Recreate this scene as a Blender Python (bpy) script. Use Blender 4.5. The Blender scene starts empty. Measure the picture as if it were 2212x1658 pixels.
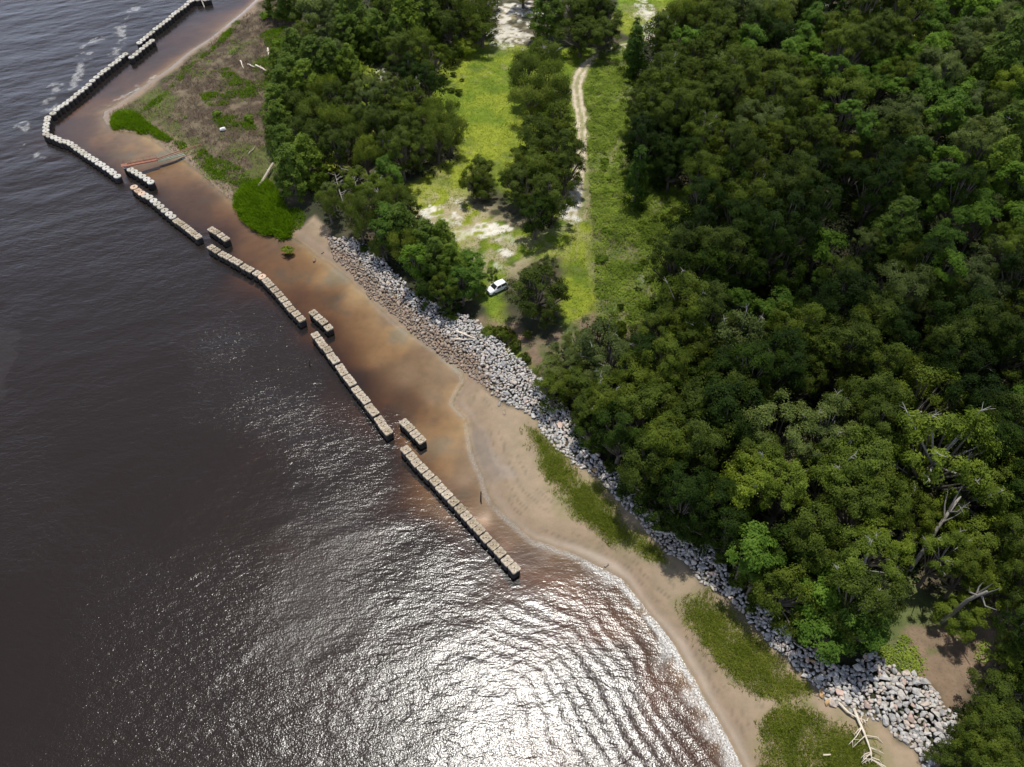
import bpy, bmesh, math, random
import numpy as np
from mathutils import Vector, Matrix, noise as mnoise

# ------------------------------------------------------------------ camera, world, sun, exposure
SC = bpy.context.scene
COL = SC.collection
R = math.radians
FD, CX, CY = 1703.0, 1106.0, 829.0          # focal length and centre of the photograph in its 2212 px wide view
PITCH = R(48.5)
CAMH = 120.0
cam_d = bpy.data.cameras.new("camera")
cam = bpy.data.objects.new("camera", cam_d); COL.objects.link(cam)
cam.location = (0, 0, CAMH)
cam.rotation_euler = (R(90) - PITCH, 0, 0)
cam_d.sensor_width = 36.0
cam_d.lens = 36.0 * FD / 2212.0
cam_d.clip_start = 1.0
cam_d.clip_end = 12000.0
SC.camera = cam

SUN_EL, SUN_AZ = R(73.8), R(1.0)             # azimuth measured from +Y towards +X
wd = bpy.data.worlds.new("World"); SC.world = wd; wd.use_nodes = True
wn = wd.node_tree
bg = wn.nodes['Background']
sky = wn.nodes.new('ShaderNodeTexSky'); sky.sky_type = 'NISHITA'
sky.sun_disc = False
sky.sun_elevation = SUN_EL; sky.sun_rotation = SUN_AZ
sky.altitude = 100
# fair-weather haze and broken cloud low in the sky, seen only mirrored in the water
wtc = wn.nodes.new('ShaderNodeTexCoord'); wsx = wn.nodes.new('ShaderNodeSeparateXYZ'); wn.links.new(wtc.outputs['Generated'], wsx.inputs[0])
wr = wn.nodes.new('ShaderNodeMapRange'); wr.inputs[1].default_value = .72; wr.inputs[2].default_value = .40; wn.links.new(wsx.outputs[2], wr.inputs[0])
wno = wn.nodes.new('ShaderNodeTexNoise'); wno.inputs['Scale'].default_value = 3.2; wno.inputs['Detail'].default_value = 5; wn.links.new(wtc.outputs['Generated'], wno.inputs[0])
wr2 = wn.nodes.new('ShaderNodeMapRange'); wr2.inputs[1].default_value = .28; wr2.inputs[2].default_value = .60; wn.links.new(wno.outputs[0], wr2.inputs[0])
wm_ = wn.nodes.new('ShaderNodeMath'); wm_.operation = 'MULTIPLY'; wn.links.new(wr.outputs[0], wm_.inputs[0]); wn.links.new(wr2.outputs[0], wm_.inputs[1])
wmx = wn.nodes.new('ShaderNodeMixRGB'); wmx.inputs[2].default_value = (25.0, 28.5, 37.0, 1)
wn.links.new(wm_.outputs[0], wmx.inputs[0]); wn.links.new(sky.outputs[0], wmx.inputs[1])
wn.links.new(wmx.outputs[0], bg.inputs[0]); bg.inputs[1].default_value = 0.062

sl = bpy.data.lights.new("sun", 'SUN'); sl.energy = 5.0; sl.angle = R(0.55); sl.color = (1.0, 0.965, 0.90)
so = bpy.data.objects.new("sun", sl); COL.objects.link(so)
sdir = Vector((math.sin(SUN_AZ) * math.cos(SUN_EL), math.cos(SUN_AZ) * math.cos(SUN_EL), math.sin(SUN_EL)))
so.rotation_euler = sdir.to_track_quat('Z', 'Y').to_euler()
so.location = (0, 100, 300)

SC.view_settings.view_transform = 'Standard'
SC.view_settings.look = 'None'
SC.view_settings.gamma = 1.0
SC.view_settings.exposure = -0.18
SC.render.engine = 'CYCLES'
SC.cycles.max_bounces = 6
SC.cycles.diffuse_bounces = 1
SC.cycles.glossy_bounces = 2
SC.cycles.transmission_bounces = 2
SC.cycles.transparent_max_bounces = 8
SC.cycles.use_denoising = True
SC.cycles.sample_clamp_indirect = 4.0
SC.cycles.caustics_reflective = False
SC.cycles.caustics_refractive = False

rng = np.random.default_rng(7)
random.seed(7)

# ------------------------------------------------------------------ pixel <-> ground
SP, CP = math.sin(PITCH), math.cos(PITCH)
def G(px, py, z=0.0):
    """point of the place seen at (px, py) of the photograph, at height z"""
    u = px - CX; v = CY - py
    den = FD * SP - v * CP
    t = (CAMH - z) / den
    return (u * t, (FD * CP + v * SP) * t, z)
def kpx(py, z=0.0):
    return (FD * SP - (CY - py) * CP) / (CAMH - z)      # pixels per metre there
def W2(pts, z=0.0):
    return np.array([G(a, b, z)[:2] for a, b in pts])
def toimg(x, y, z):
    dz = CAMH - z
    dep = y * CP + dz * SP
    return CX + FD * x / dep, CY - FD * (y * SP - dz * CP) / dep
def T(ox, oy, pts):                                      # points read in an enlarged tile
    return [(ox + p[0] / 4.0, oy + p[1] / 4.0) for p in pts]

# ------------------------------------------------------------------ numpy noise, distances
def _h(ix, iy, s):
    n = (ix * 374761393 + iy * 668265263 + s * 974634777) & 0x7fffffff
    n = ((n ^ (n >> 13)) * 1274126177) & 0x7fffffff
    return ((n ^ (n >> 16)) & 0xffff) / 65535.0
def vnoise(x, y, s=0):
    ix = np.floor(x).astype(np.int64); iy = np.floor(y).astype(np.int64)
    fx = x - ix; fy = y - iy
    fx = fx * fx * (3 - 2 * fx); fy = fy * fy * (3 - 2 * fy)
    a = _h(ix, iy, s); b = _h(ix + 1, iy, s); c = _h(ix, iy + 1, s); d = _h(ix + 1, iy + 1, s)
    return (a * (1 - fx) + b * fx) * (1 - fy) + (c * (1 - fx) + d * fx) * fy
def fbm(x, y, sc, s=0, o=4):
    v = 0; a = .5; tot = 0
    for k in range(o):
        v = v + a * vnoise(x / sc * 2 ** k + 13.7 * k, y / sc * 2 ** k - 7.1 * k, s + k)
        tot += a; a *= .5
    return v / tot                                       # 0..1 about .5
def dist_line(x, y, P, closed=False):
    d = np.full(x.shape, 1e9)
    n = len(P)
    for i in range(n if closed else n - 1):
        ax, ay = P[i]; bx, by = P[(i + 1) % n]
        dx, dy = bx - ax, by - ay
        L = dx * dx + dy * dy + 1e-9
        t = np.clip(((x - ax) * dx + (y - ay) * dy) / L, 0, 1)
        d = np.minimum(d, np.hypot(x - ax - t * dx, y - ay - t * dy))
    return d
def inside(x, y, P):
    c = np.zeros(x.shape, bool); n = len(P)
    for i in range(n):
        ax, ay = P[i]; bx, by = P[i - 1]
        if ay == by: continue
        c ^= ((ay > y) != (by > y)) & (x < (bx - ax) * (y - ay) / (by - ay) + ax)
    return c
def sdist(x, y, P):                                      # positive inside
    d = dist_line(x, y, P, True)
    return np.where(inside(x, y, P), d, -d)
def sstep(a, b, v):
    t = np.clip((v - a) / (b - a), 0, 1)
    return t * t * (3 - 2 * t)
def pmask(x, y, P, soft=1.5, rough=1.5, sc=5.0, seed=3):
    s = sdist(x, y, P) + (fbm(x, y, sc, seed) - .5) * 2 * rough
    return sstep(-soft / 2, soft / 2, s)
def mix(a, b, m):
    m = np.asarray(m)[..., None]
    return a * (1 - m) + np.asarray(b) * m

# ------------------------------------------------------------------ objects
def link(o, parent=None):
    COL.objects.link(o)
    if parent is not None: o.parent = parent
    return o
def tag(o, label=None, cat=None, group=None, kind=None):
    if label: o['label'] = label
    if cat: o['category'] = cat
    if group: o['group'] = group
    if kind: o['kind'] = kind
    return o
def empty(name, loc=(0, 0, 0), rz=0.0):
    o = bpy.data.objects.new(name, None); o.location = loc; o.rotation_euler = (0, 0, rz)
    o.empty_display_size = .3
    COL.objects.link(o); return o
def mesh_np(name, V, F, mat=None, smooth=False, attrs=None):
    """V (n,3), F (m,k) all faces with k corners"""
    me = bpy.data.meshes.new(name)
    V = np.ascontiguousarray(V, np.float32); F = np.ascontiguousarray(F, np.int32)
    k = F.shape[1]
    me.vertices.add(len(V)); me.vertices.foreach_set('co', V.ravel())
    me.loops.add(F.size); me.loops.foreach_set('vertex_index', F.ravel())
    me.polygons.add(len(F)); me.polygons.foreach_set('loop_start', np.arange(0, F.size, k, dtype=np.int32))
    me.polygons.foreach_set('loop_total', np.full(len(F), k, np.int32))
    me.update(calc_edges=True)
    if smooth: me.polygons.foreach_set('use_smooth', np.ones(len(F), bool))
    if attrs:
        for an, av in attrs.items():
            if av.ndim == 2:
                a = me.attributes.new(an, 'FLOAT_COLOR', 'POINT')
                c = np.ones((len(V), 4), np.float32); c[:, :3] = av
                a.data.foreach_set('color', c.ravel())
            else:
                a = me.attributes.new(an, 'FLOAT', 'POINT')
                a.data.foreach_set('value', np.ascontiguousarray(av, np.float32))
    if mat: me.materials.append(mat)
    return me
class MB:
    """collects shapes, builds ONE mesh"""
    def __init__(s): s.v = []; s.f = []
    def add(s, vs, fs):
        n = len(s.v); s.v += [tuple(v) for v in vs]; s.f += [tuple(i + n for i in f) for f in fs]
    def box(s, c, d, rz=0.0, taper=1.0):
        x, y, z = d[0] / 2, d[1] / 2, d[2] / 2
        vs = []
        for sz in (-1, 1):
            t = taper if sz > 0 else 1
            for sx, sy in ((-1, -1), (1, -1), (1, 1), (-1, 1)):
                a, b = sx * x * t, sy * y * t
                vs.append((c[0] + a * math.cos(rz) - b * math.sin(rz), c[1] + a * math.sin(rz) + b * math.cos(rz), c[2] + sz * z))
        s.add(vs, [(0, 3, 2, 1), (4, 5, 6, 7), (0, 1, 5, 4), (1, 2, 6, 5), (2, 3, 7, 6), (3, 0, 4, 7)])
    def tube(s, pts, rad, n=6, cap=True):
        pts = [Vector(p) for p in pts]
        if not hasattr(rad, '__len__'): rad = [rad] * len(pts)
        vs = []; fs = []
        up = Vector((0.13, 0.31, 0.94))
        for i, p in enumerate(pts):
            d = (pts[min(i + 1, len(pts) - 1)] - pts[max(i - 1, 0)]).normalized()
            a = d.cross(up)
            if a.length < .05: a = d.cross(Vector((1, 0, 0)))
            a.normalize(); b = d.cross(a)
            for k in range(n):
                t = 2 * math.pi * k / n
                vs.append(p + (a * math.cos(t) + b * math.sin(t)) * rad[i])
        for i in range(len(pts) - 1):
            for k in range(n):
                fs.append((i * n + k, i * n + (k + 1) % n, (i + 1) * n + (k + 1) % n, (i + 1) * n + k))
        if cap:
            fs.append(tuple(range(n - 1, -1, -1))); fs.append(tuple(range((len(pts) - 1) * n, len(pts) * n)))
        s.add(vs, fs)
    def loft(s, rings, cap=True):
        n = len(rings[0]); vs = [p for r_ in rings for p in r_]; fs = []
        for i in range(len(rings) - 1):
            for k in range(n):
                fs.append((i * n + k, i * n + (k + 1) % n, (i + 1) * n + (k + 1) % n, (i + 1) * n + k))
        if cap:
            fs.append(tuple(range(n - 1, -1, -1))); fs.append(tuple(range((len(rings) - 1) * n, len(rings) * n)))
        s.add(vs, fs)
    def mesh(s, name, mat=None, smooth=False, bevel=0):
        me = bpy.data.meshes.new(name); me.from_pydata(s.v, [], s.f)
        bm = bmesh.new(); bm.from_mesh(me)
        if bevel: bmesh.ops.bevel(bm, geom=bm.edges[:], offset=bevel, segments=2, affect='EDGES', clamp_overlap=True)
        bmesh.ops.recalc_face_normals(bm, faces=bm.faces[:])
        bm.to_mesh(me); bm.free()
        if mat: me.materials.append(mat)
        if smooth: me.polygons.foreach_set('use_smooth', np.ones(len(me.polygons), bool))
        return me
    def build(s, name, mat=None, parent=None, smooth=False, bevel=0):
        return link(bpy.data.objects.new(name, s.mesh(name, mat, smooth, bevel)), parent)

# ------------------------------------------------------------------ materials
class NT:
    def __init__(s, name):
        s.m = bpy.data.materials.new(name); s.m.use_nodes = True; s.t = s.m.node_tree
        s.t.nodes.clear()
        s.out = s.t.nodes.new('ShaderNodeOutputMaterial')
    def n(s, typ, **kw):
        nd = s.t.nodes.new('ShaderNode' + typ)
        for k, v in kw.items():
            if k.startswith('i_'):
                key = k[2:]
                nd.inputs[int(key) if key.isdigit() else key.replace('_', ' ')].default_value = v
            else: setattr(nd, k, v)
        return nd
    def l(s, a, b): s.t.links.new(a, b)
    def noise(s, vec, scale, detail=4, rough=.55, dist=0.0):
        nd = s.n('TexNoise', i_Scale=scale, i_Detail=detail, i_Roughness=rough, i_Distortion=dist)
        if vec is not None: s.l(vec, nd.inputs['Vector'])
        return nd.outputs[0]
    def ramp(s, fac, stops):
        nd = s.n('ValToRGB'); e = nd.color_ramp.elements
        while len(e) < len(stops): e.new(.5)
        for i, (p, c) in enumerate(stops):
            e[i].position = p; e[i].color = (c[0], c[1], c[2], 1) if hasattr(c, '__len__') else (c, c, c, 1)
        s.l(fac, nd.inputs[0]); return nd.outputs[0]
    def math(s, op, a, b=None, c=None, clamp=False):
        nd = s.n('Math', operation=op); nd.use_clamp = clamp
        for i, v in enumerate((a, b, c)):
            if v is None: continue
            if isinstance(v, (int, float)): nd.inputs[i].default_value = v
            else: s.l(v, nd.inputs[i])
        return nd.outputs[0]
    def mul(s, a, b, fac=1.0):
        nd = s.n('MixRGB', blend_type='MULTIPLY'); nd.inputs[0].default_value = fac
        for i, v in ((1, a), (2, b)):
            if isinstance(v, tuple): nd.inputs[i].default_value = (*v, 1)
            else: s.l(v, nd.inputs[i])
        return nd.outputs[0]
    def mixc(s, fac, a, b):
        nd = s.n('MixRGB')
        if isinstance(fac, (int, float)): nd.inputs[0].default_value = fac
        else: s.l(fac, nd.inputs[0])
        for i, v in ((1, a), (2, b)):
            if isinstance(v, tuple): nd.inputs[i].default_value = (*v, 1)
            else: s.l(v, nd.inputs[i])
        return nd.outputs[0]

def simple_mat(name, col, rough=.8, var=.25, scale=2.0, metallic=0, bump=0.0, obj=True):
    m = NT(name)
    tc = m.n('TexCoord').outputs['Object']
    f = m.noise(tc, scale, 5)
    c = m.mul(m.ramp(f, [(.25, 1 - var), (.75, 1 + var)]), tuple(col))
    b = m.n('BsdfPrincipled', i_Roughness=rough, i_Metallic=metallic)
    if obj:
        oi = m.n('ObjectInfo')
        c = m.mul(c, m.ramp(oi.outputs['Random'], [(0, .88), (1, 1.12)]))
    m.l(c, b.inputs['Base Color'])
    if bump:
        bp = m.n('Bump', i_Strength=1.0, i_Distance=bump)
        m.l(m.noise(tc, scale * 2.5, 6), bp.inputs['Height']); m.l(bp.outputs[0], b.inputs['Normal'])
    m.l(b.outputs[0], m.out.inputs[0])
    return m.m

def leaf_mat(name, c_lo, c_hi, trans=.25, rvar=.25, scale=.45, rough=.55, attr=False):
    """leaves: colour drifts between clumps, from leaf to leaf and from plant to plant"""
    m = NT(name)
    tc = m.n('TexCoord').outputs['Object']
    big = m.noise(tc, scale, 3)
    fine = m.noise(tc, 3.1, 2, .7)
    f = m.math('ADD', m.math('MULTIPLY', big, .6), m.math('MULTIPLY', fine, .4))
    c = m.ramp(f, [(.36, c_lo), (.64, c_hi)])
    oi = m.n('ObjectInfo')
    c = m.mul(c, m.ramp(oi.outputs['Random'], [(0, (1 - rvar, 1 - rvar * .9, 1 - rvar * .6)), (.5, (1, 1, 1)), (1, (1 + rvar * 1.2, 1 + rvar, 1 - rvar * .3))]))
    b = m.n('BsdfPrincipled', i_Roughness=rough)
    b.inputs['Specular IOR Level'].default_value = .05
    m.l(c, b.inputs['Base Color'])
    t = m.n('BsdfTranslucent'); m.l(m.mul(c, (1.25, 1.5, .6)), t.inputs[0])
    mx = m.n('MixShader', i_0=trans); m.l(b.outputs[0], mx.inputs[1]); m.l(t.outputs[0], mx.inputs[2])
    m.l(mx.outputs[0], m.out.inputs[0])
    return m.m
# ------------------------------------------------------------------ outlines read from the photograph
SHORE = [(760, -260), (660, -130), (590, -40), (548, 4), (522, 28), (480, 62), (455, 82), (408, 112), (368, 145), (318, 180), (270, 214), (245, 232), (226, 240),
 (222, 255), (232, 272), (262, 284), (300, 288), (325, 298), (345, 312), (368, 330), (392, 342), (412, 358), (440, 378), (462, 402), (482, 418), (500, 432), (520, 448),
 (560, 480), (600, 500), (640, 517), (663, 532), (690, 556), (714, 568), (732, 584), (753, 599), (770, 618), (793, 636), (813, 658), (835, 677),
 (855, 697), (873, 712), (898, 728), (923, 744), (945, 759), (963, 777), (983, 791), (1003, 806), (1006, 826), (990, 850), (980, 872), (994, 890),
 (1008, 903), (1014, 925), (1022, 970), (1034, 1005), (1047, 1032), (1055, 1065), (1070, 1090), (1085, 1109), (1106, 1128), (1131, 1152),
 (1156, 1168), (1193, 1180), (1231, 1194), (1268, 1212), (1293, 1225), (1321, 1240), (1346, 1254), (1368, 1280), (1396, 1318), (1426, 1354),
 (1456, 1394), (1476, 1430), (1501, 1470), (1519, 1506), (1544, 1546), (1569, 1590), (1589, 1630), (1604, 1660), (1650, 1760), (1720, 1920)]
SHORE_W = W2(SHORE)
LAND = np.vstack([SHORE_W, [(60, 0), (400, -60), (3200, -200), (3200, 4000), (260, 4000), (60, 1000)]])
TOE = [(700, 500), (712, 530), (718, 548), (745, 575), (775, 602), (800, 637), (830, 657), (860, 682), (890, 712), (925, 740), (960, 768), (1000, 793),
 (1030, 818), (1060, 850), (1100, 880), (1125, 890), (1165, 915), (1163, 930), (1200, 978), (1230, 1003), (1251, 1016), (1278, 1030), (1303, 1048),
 (1318, 1073), (1358, 1106), (1381, 1131), (1406, 1161), (1438, 1198), (1471, 1212), (1501, 1244), (1518, 1266), (1563, 1291), (1606, 1336),
 (1656, 1394), (1692, 1424), (1729, 1469), (1767, 1494), (1784, 1524), (1814, 1529), (1839, 1547), (1877, 1557), (1909, 1570), (1932, 1606),
 (1967, 1622), (1979, 1644), (1996, 1680), (2010, 1720)]
CREST = [(722, 522), (745, 520), (790, 538), (830, 572), (860, 606), (890, 636), (930, 656), (960, 686), (1010, 692), (1040, 712), (1075, 742),
 (1110, 777), (1150, 817), (1185, 857), (1220, 892), (1250, 930), (1268, 960), (1293, 1000), (1346, 1030), (1356, 1066), (1384, 1090), (1409, 1121), (1446, 1158),
 (1496, 1176), (1534, 1189), (1568, 1240), (1593, 1279), (1618, 1312), (1656, 1326), (1674, 1344), (1697, 1364), (1742, 1404), (1779, 1444),
 (1834, 1449), (1860, 1422), (1877, 1424), (1922, 1451), (1924, 1464), (1959, 1464), (1982, 1479), (2004, 1497), (2022, 1519), (2024, 1544),
 (2052, 1552), (2059, 1574), (2042, 1607), (2049, 1632), (2022, 1654), (2030, 1720)]
RIP = W2(TOE + CREST[::-1], 1.0)
TOEW = W2(TOE, .7)
BEACH = W2([(640, 500), (680, 470), (712, 500)] + TOE[1:] + [(1990, 1800), (1500, 1800)] + SHORE[-2:30:-1], .8)
MARSH = W2([(232, 244), (262, 232), (300, 214), (340, 186), (375, 158), (415, 122), (460, 86), (498, 60), (530, 30), (560, 8), (620, -60), (700, -60), (650, 40), (640, 110),
 (610, 190), (600, 280), (590, 320), (600, 360), (600, 420), (560, 440), (520, 440), (490, 420), (455, 392), (425, 362), (400, 340), (370, 322),
 (340, 300), (300, 280), (260, 276)], .8)
FRINGE = [  # bright marsh grass clumps: outline, blade height
 ([(236, 262), (243, 247), (258, 240), (275, 239), (292, 244), (305, 252), (315, 262), (332, 272), (350, 284), (372, 298), (362, 304), (340, 296), (320, 284), (298, 284), (288, 276), (265, 274), (243, 274)], 1.3),
 ([(502, 440), (506, 420), (520, 404), (543, 393), (566, 388), (588, 398), (603, 420), (612, 445), (625, 462), (637, 482), (628, 506), (606, 512), (590, 500), (572, 502), (548, 492), (522, 470)], 1.6),
 ([(374, 300), (398, 305), (408, 322), (402, 332), (386, 320)], .9),
 ([(404, 322), (440, 318), (470, 340), (500, 350), (532, 368), (545, 388), (520, 400), (500, 395), (462, 384), (440, 364), (420, 345)], .8),
 ([(470, 150), (495, 146), (520, 170), (553, 180), (560, 210), (520, 215), (500, 215), (475, 190)], .6),
 ([(305, 240), (322, 222), (350, 198), (378, 172), (392, 148), (425, 128), (458, 96), (470, 88), (480, 72), (508, 42), (520, 44), (500, 72), (478, 96), (440, 124), (408, 146), (396, 168), (372, 192), (345, 222), (322, 238)], .8),
 ([(430, 205), (450, 198), (500, 210), (495, 228), (460, 232), (440, 224)], .7),
 ([(455, 255), (500, 250), (545, 262), (560, 285), (520, 290), (470, 275)], .7),
 ([(560, 75), (590, 60), (640, 55), (650, 90), (610, 120), (575, 100)], .6),
 ([(540, 130), (600, 120), (600, 190), (560, 200)], .5),
 ([(612, 450), (650, 455), (662, 470), (650, 495), (632, 495)], .6)]
REEDS = [[(1134, 925), (1165, 932), (1190, 955), (1218, 990), (1245, 1015), (1265, 1045), (1300, 1055), (1325, 1090), (1340, 1120), (1375, 1150), (1400, 1175), (1430, 1200), (1440, 1225), (1400, 1215), (1350, 1190), (1310, 1180), (1280, 1150), (1240, 1130), (1205, 1090), (1180, 1050), (1160, 1010), (1140, 965)],
 [(1462, 1300), (1500, 1278), (1535, 1280), (1560, 1300), (1600, 1345), (1650, 1400), (1690, 1440), (1720, 1465), (1752, 1500), (1735, 1530), (1690, 1530), (1640, 1510), (1590, 1480), (1540, 1425), (1500, 1380), (1470, 1340)],
 [(1640, 1560), (1680, 1530), (1740, 1530), (1790, 1560), (1850, 1565), (1900, 1620), (1915, 1700), (1680, 1740), (1640, 1660)]]
CLEAR = [W2(p, 2.2) for p in (
 [(930, 190), (975, 110), (1060, 88), (1105, 95), (1250, 110), (1262, 330), (1245, 440), (1180, 480), (1060, 400), (1000, 355), (940, 290)],
 [(800, 235), (850, 220), (880, 240), (870, 330), (800, 300)], [(690, 300), (740, 300), (760, 360), (700, 380)],
 [(870, 410), (930, 372), (960, 355), (1010, 350), (1010, 440), (1090, 500), (1180, 510), (1225, 470), (1285, 440), (1290, 600), (1285, 690), (1215, 715), (1205, 700), (1215, 560), (1100, 560), (1090, 640), (1100, 740), (1160, 800), (1130, 770), (1040, 700), (1015, 600), (985, 560), (900, 470)],
 [(1330, -40), (1470, -40), (1430, 60), (1385, 95), (1335, 70)],
 [(1235, 95), (1275, 110), (1262, 160), (1240, 200)],
 [(1660, 130), (1700, 125), (1700, 165), (1660, 160)], [(1960, 60), (2010, 70), (2010, 110), (1970, 110)],
 [(780, 60), (830, 200), (860, 240), (800, 260), (760, 200)])]
SCRUB = W2([(1285, 125), (1345, 100), (1375, 110), (1370, 200), (1365, 330), (1405, 385), (1485, 425), (1495, 480), (1445, 560), (1440, 640), (1405, 700), (1345, 745), (1285, 725), (1285, 560), (1277, 440), (1268, 300), (1262, 190)], 2.2)
ROAD = W2([(1420, 82), (1372, 94), (1335, 105), (1297, 121), (1268, 140), (1251, 165), (1245, 190), (1249, 220), (1256, 260), (1258, 300), (1252, 340), (1250, 380), (1246, 410), (1240, 440), (1232, 470)], 2.2)
LITTER = W2([(1900, 1255), (1960, 1250), (2000, 1290), (2080, 1290), (2180, 1360), (2200, 1480), (2060, 1560), (2010, 1500), (1960, 1465), (1880, 1420), (1900, 1330)], 2.2)
LITTER2 = W2([(1210, 705), (1282, 680), (1285, 745), (1200, 790), (1090, 745), (1040, 690), (1100, 700), (1180, 740)], 2.2)
WHITE = [(940, 458, 26, 15, 1), (985, 462, 20, 22, .8), (950, 480, 34, 14, .6), (1045, 494, 40, 16, .95), (1000, 505, 30, 12, .5), (1092, 550, 13, 9, .9), (1075, 573, 14, 10, .5),
 (1234, 462, 20, 15, 1), (1244, 420, 12, 26, .7), (1108, 30, 44, 26, .9), (1095, 75, 40, 22, .8), (1793, 32, 14, 30, 1), (1775, 60, 14, 18, .8), (1395, 30, 16, 50, .75), (1090, 520, 16, 10, .4),
 (1390, 596, 14, 18, .4), (1720, 80, 12, 40, .5), (820, 170, 14, 60, .5)]

# water depth (m) known at points of the photograph
DEPTH = [(935, 842, .22), (880, 800, .30), (960, 800, .18), (830, 765, .48), (770, 690, .75), (700, 640, .95), (640, 575, .8), (560, 520, .95), (450, 445, 1.0), (400, 400, .8), (350, 372, .62),
 (300, 300, .3), (330, 335, .28), (270, 275, .5), (200, 240, 1.1), (350, 165, 1.1), (450, 75, 1.2), (640, 640, 1.2), (905, 930, .42), (975, 950, .35), (1000, 1010, .38),
 (1030, 1100, .5), (960, 1080, .8), (1085, 1150, 1.0), (1150, 1220, 2.0), (1230, 1270, 1.9), (1330, 1330, 1.9), (1420, 1480, 2.2), (1480, 1600, 2.4), (1300, 1500, 3.0), (1200, 1600, 2.2),
 (60, 200, 5), (100, 400, 5), (300, 600, 5), (250, 440, 4), (400, 560, 4), (500, 800, 5), (640, 800, 4), (700, 1000, 4), (800, 990, 2.8), (900, 1200, 4), (900, 1500, 4), (200, 1000, 5), (200, 1500, 5), (200, 40, 5),
 (840, 900, 1.8), (740, 830, 2.0), (560, 690, 3.0), (1000, 1200, 2.2), (870, 880, .9), (700, 720, 1.4), (1100, 1320, 2.2), (600, 520, .6), (660, 580, .75), (700, 600, .3), (760, 640, .28), (820, 690, .26), (790, 690, .5), (870, 735, .3)]
DP = np.array([G(a, b)[:2] for a, b, c in DEPTH]); DD = np.array([c for a, b, c in DEPTH])

def depth_field(x, y):
    num = 0; den = 0
    for (a, b), d in zip(DP, DD):
        w = 1 / ((x - a) ** 2 + (y - b) ** 2 + 4.0) ** 1.6
        num = num + w * d; den = den + w
    return num / den

def axis(lo, hi, step, far_lo, far_hi, n=26):
    a = np.arange(lo, hi, step)
    t = np.linspace(0, 1, n + 1)[1:] ** 3
    return np.concatenate([(lo - t * (lo - far_lo))[::-1], a, a[-1] + t * (far_hi - a[-1])])

def height(x, y, detail=True):
    sd = sdist(x, y, LAND)
    nz = fbm(x, y, 14, 41)
    hl = 2.4 * (1 - np.exp(-np.maximum(sd, 0) / 9.0)) + .5 * (nz - .5) * sstep(4, 14, sd)
    rip = sstep(-1.0, 5.0, sdist(x, y, RIP) + 2.0)
    mm = pmask(x, y, MARSH, 6, 1, 6, 5)
    hl = hl * (1 - .5 * mm)
    d = depth_field(x, y)
    hw = -d * (1 - np.exp(np.minimum(sd, 0) / (1.2 + 2.6 * np.minimum(d, 2.0) / 2.0)))
    h = np.where(sd > 0, hl, hw)
    return h, sd

# ------------------------------------------------------------------ terrain
gx = axis(-205, 205, .5, -3600, 3600); gy = axis(14, 330, .5, -2500, 4200)
X, Y = np.meshgrid(gx, gy)
H, SD = height(X, Y)
def sample(x, y):
    x = np.atleast_1d(x); y = np.atleast_1d(y)
    i = np.clip(np.searchsorted(gx, x) - 1, 0, len(gx) - 2); j = np.clip(np.searchsorted(gy, y) - 1, 0, len(gy) - 2)
    fx = (x - gx[i]) / (gx[i + 1] - gx[i]); fy = (y - gy[j]) / (gy[j + 1] - gy[j])
    return (H[j, i] * (1 - fx) + H[j, i + 1] * fx) * (1 - fy) + (H[j + 1, i] * (1 - fx) + H[j + 1, i + 1] * fx) * fy
def hz(x, y): return float(sample(x, y)[0])
def ground(px, py, zup=0.0):
    """the spot of the terrain behind a pixel (a few steps of the ray meeting the ground)"""
    z = 1.5
    for _ in range(6):
        x, y, _z = G(px, py, z + zup)
        z = max(hz(x, y), 0.0)
    x, y, _z = G(px, py, z + zup)
    return x, y, z

def A(r_, g, b): return np.array([r_, g, b])
n1 = fbm(X, Y, 9, 11); n2 = fbm(X, Y, 2.2, 12, 3); n3 = fbm(X, Y, 30, 13); n4 = fbm(X, Y, 1.1, 14, 2)
base = mix(A(.040, .042, .018) * np.ones(X.shape + (3,)), A(.095, .075, .045), sstep(.45, .65, n1))
clr = np.zeros(X.shape)
for P in CLEAR: clr = np.maximum(clr, pmask(X, Y, P, 3, 3.0, 7, 21))
grass = mix(mix(A(.150, .215, .014) * np.ones(X.shape + (3,)), A(.265, .300, .024), sstep(.38, .62, n1)), A(.30, .25, .12), sstep(.60, .78, n2 * .55 + n3 * .45) * .75)
grass = mix(grass, A(.075, .12, .018), sstep(.52, .70, fbm(X, Y, 6, 77)) * .55)
base = mix(base, grass, clr)
scr = pmask(X, Y, SCRUB, 4, 3.0, 6, 22)
base = mix(base, mix(A(.27, .235, .12) * np.ones(X.shape + (3,)), A(.14, .18, .04), sstep(.4, .6, n2)), scr)
lit = np.maximum(pmask(X, Y, LITTER, 4, 4, 7, 31), pmask(X, Y, LITTER2, 3, 2.5, 6, 32))
base = mix(base, mix(A(.24, .165, .11) * np.ones(X.shape + (3,)), A(.11, .13, .04), sstep(.47, .60, fbm(X, Y, 7, 33))), lit * .95)  # litter with green patches, its colour darkened in place of tree shade
mar = pmask(X, Y, MARSH, 3, 1.5, 4, 23)
mcol = mix(A(.080, .055, .034) * np.ones(X.shape + (3,)), A(.17, .13, .08), sstep(.4, .7, n2))
mcol = mix(mcol, A(.10, .125, .02), sstep(.56, .66, fbm(X, Y, 13, 34)) * .8)
base = mix(base, mcol, mar)
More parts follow.
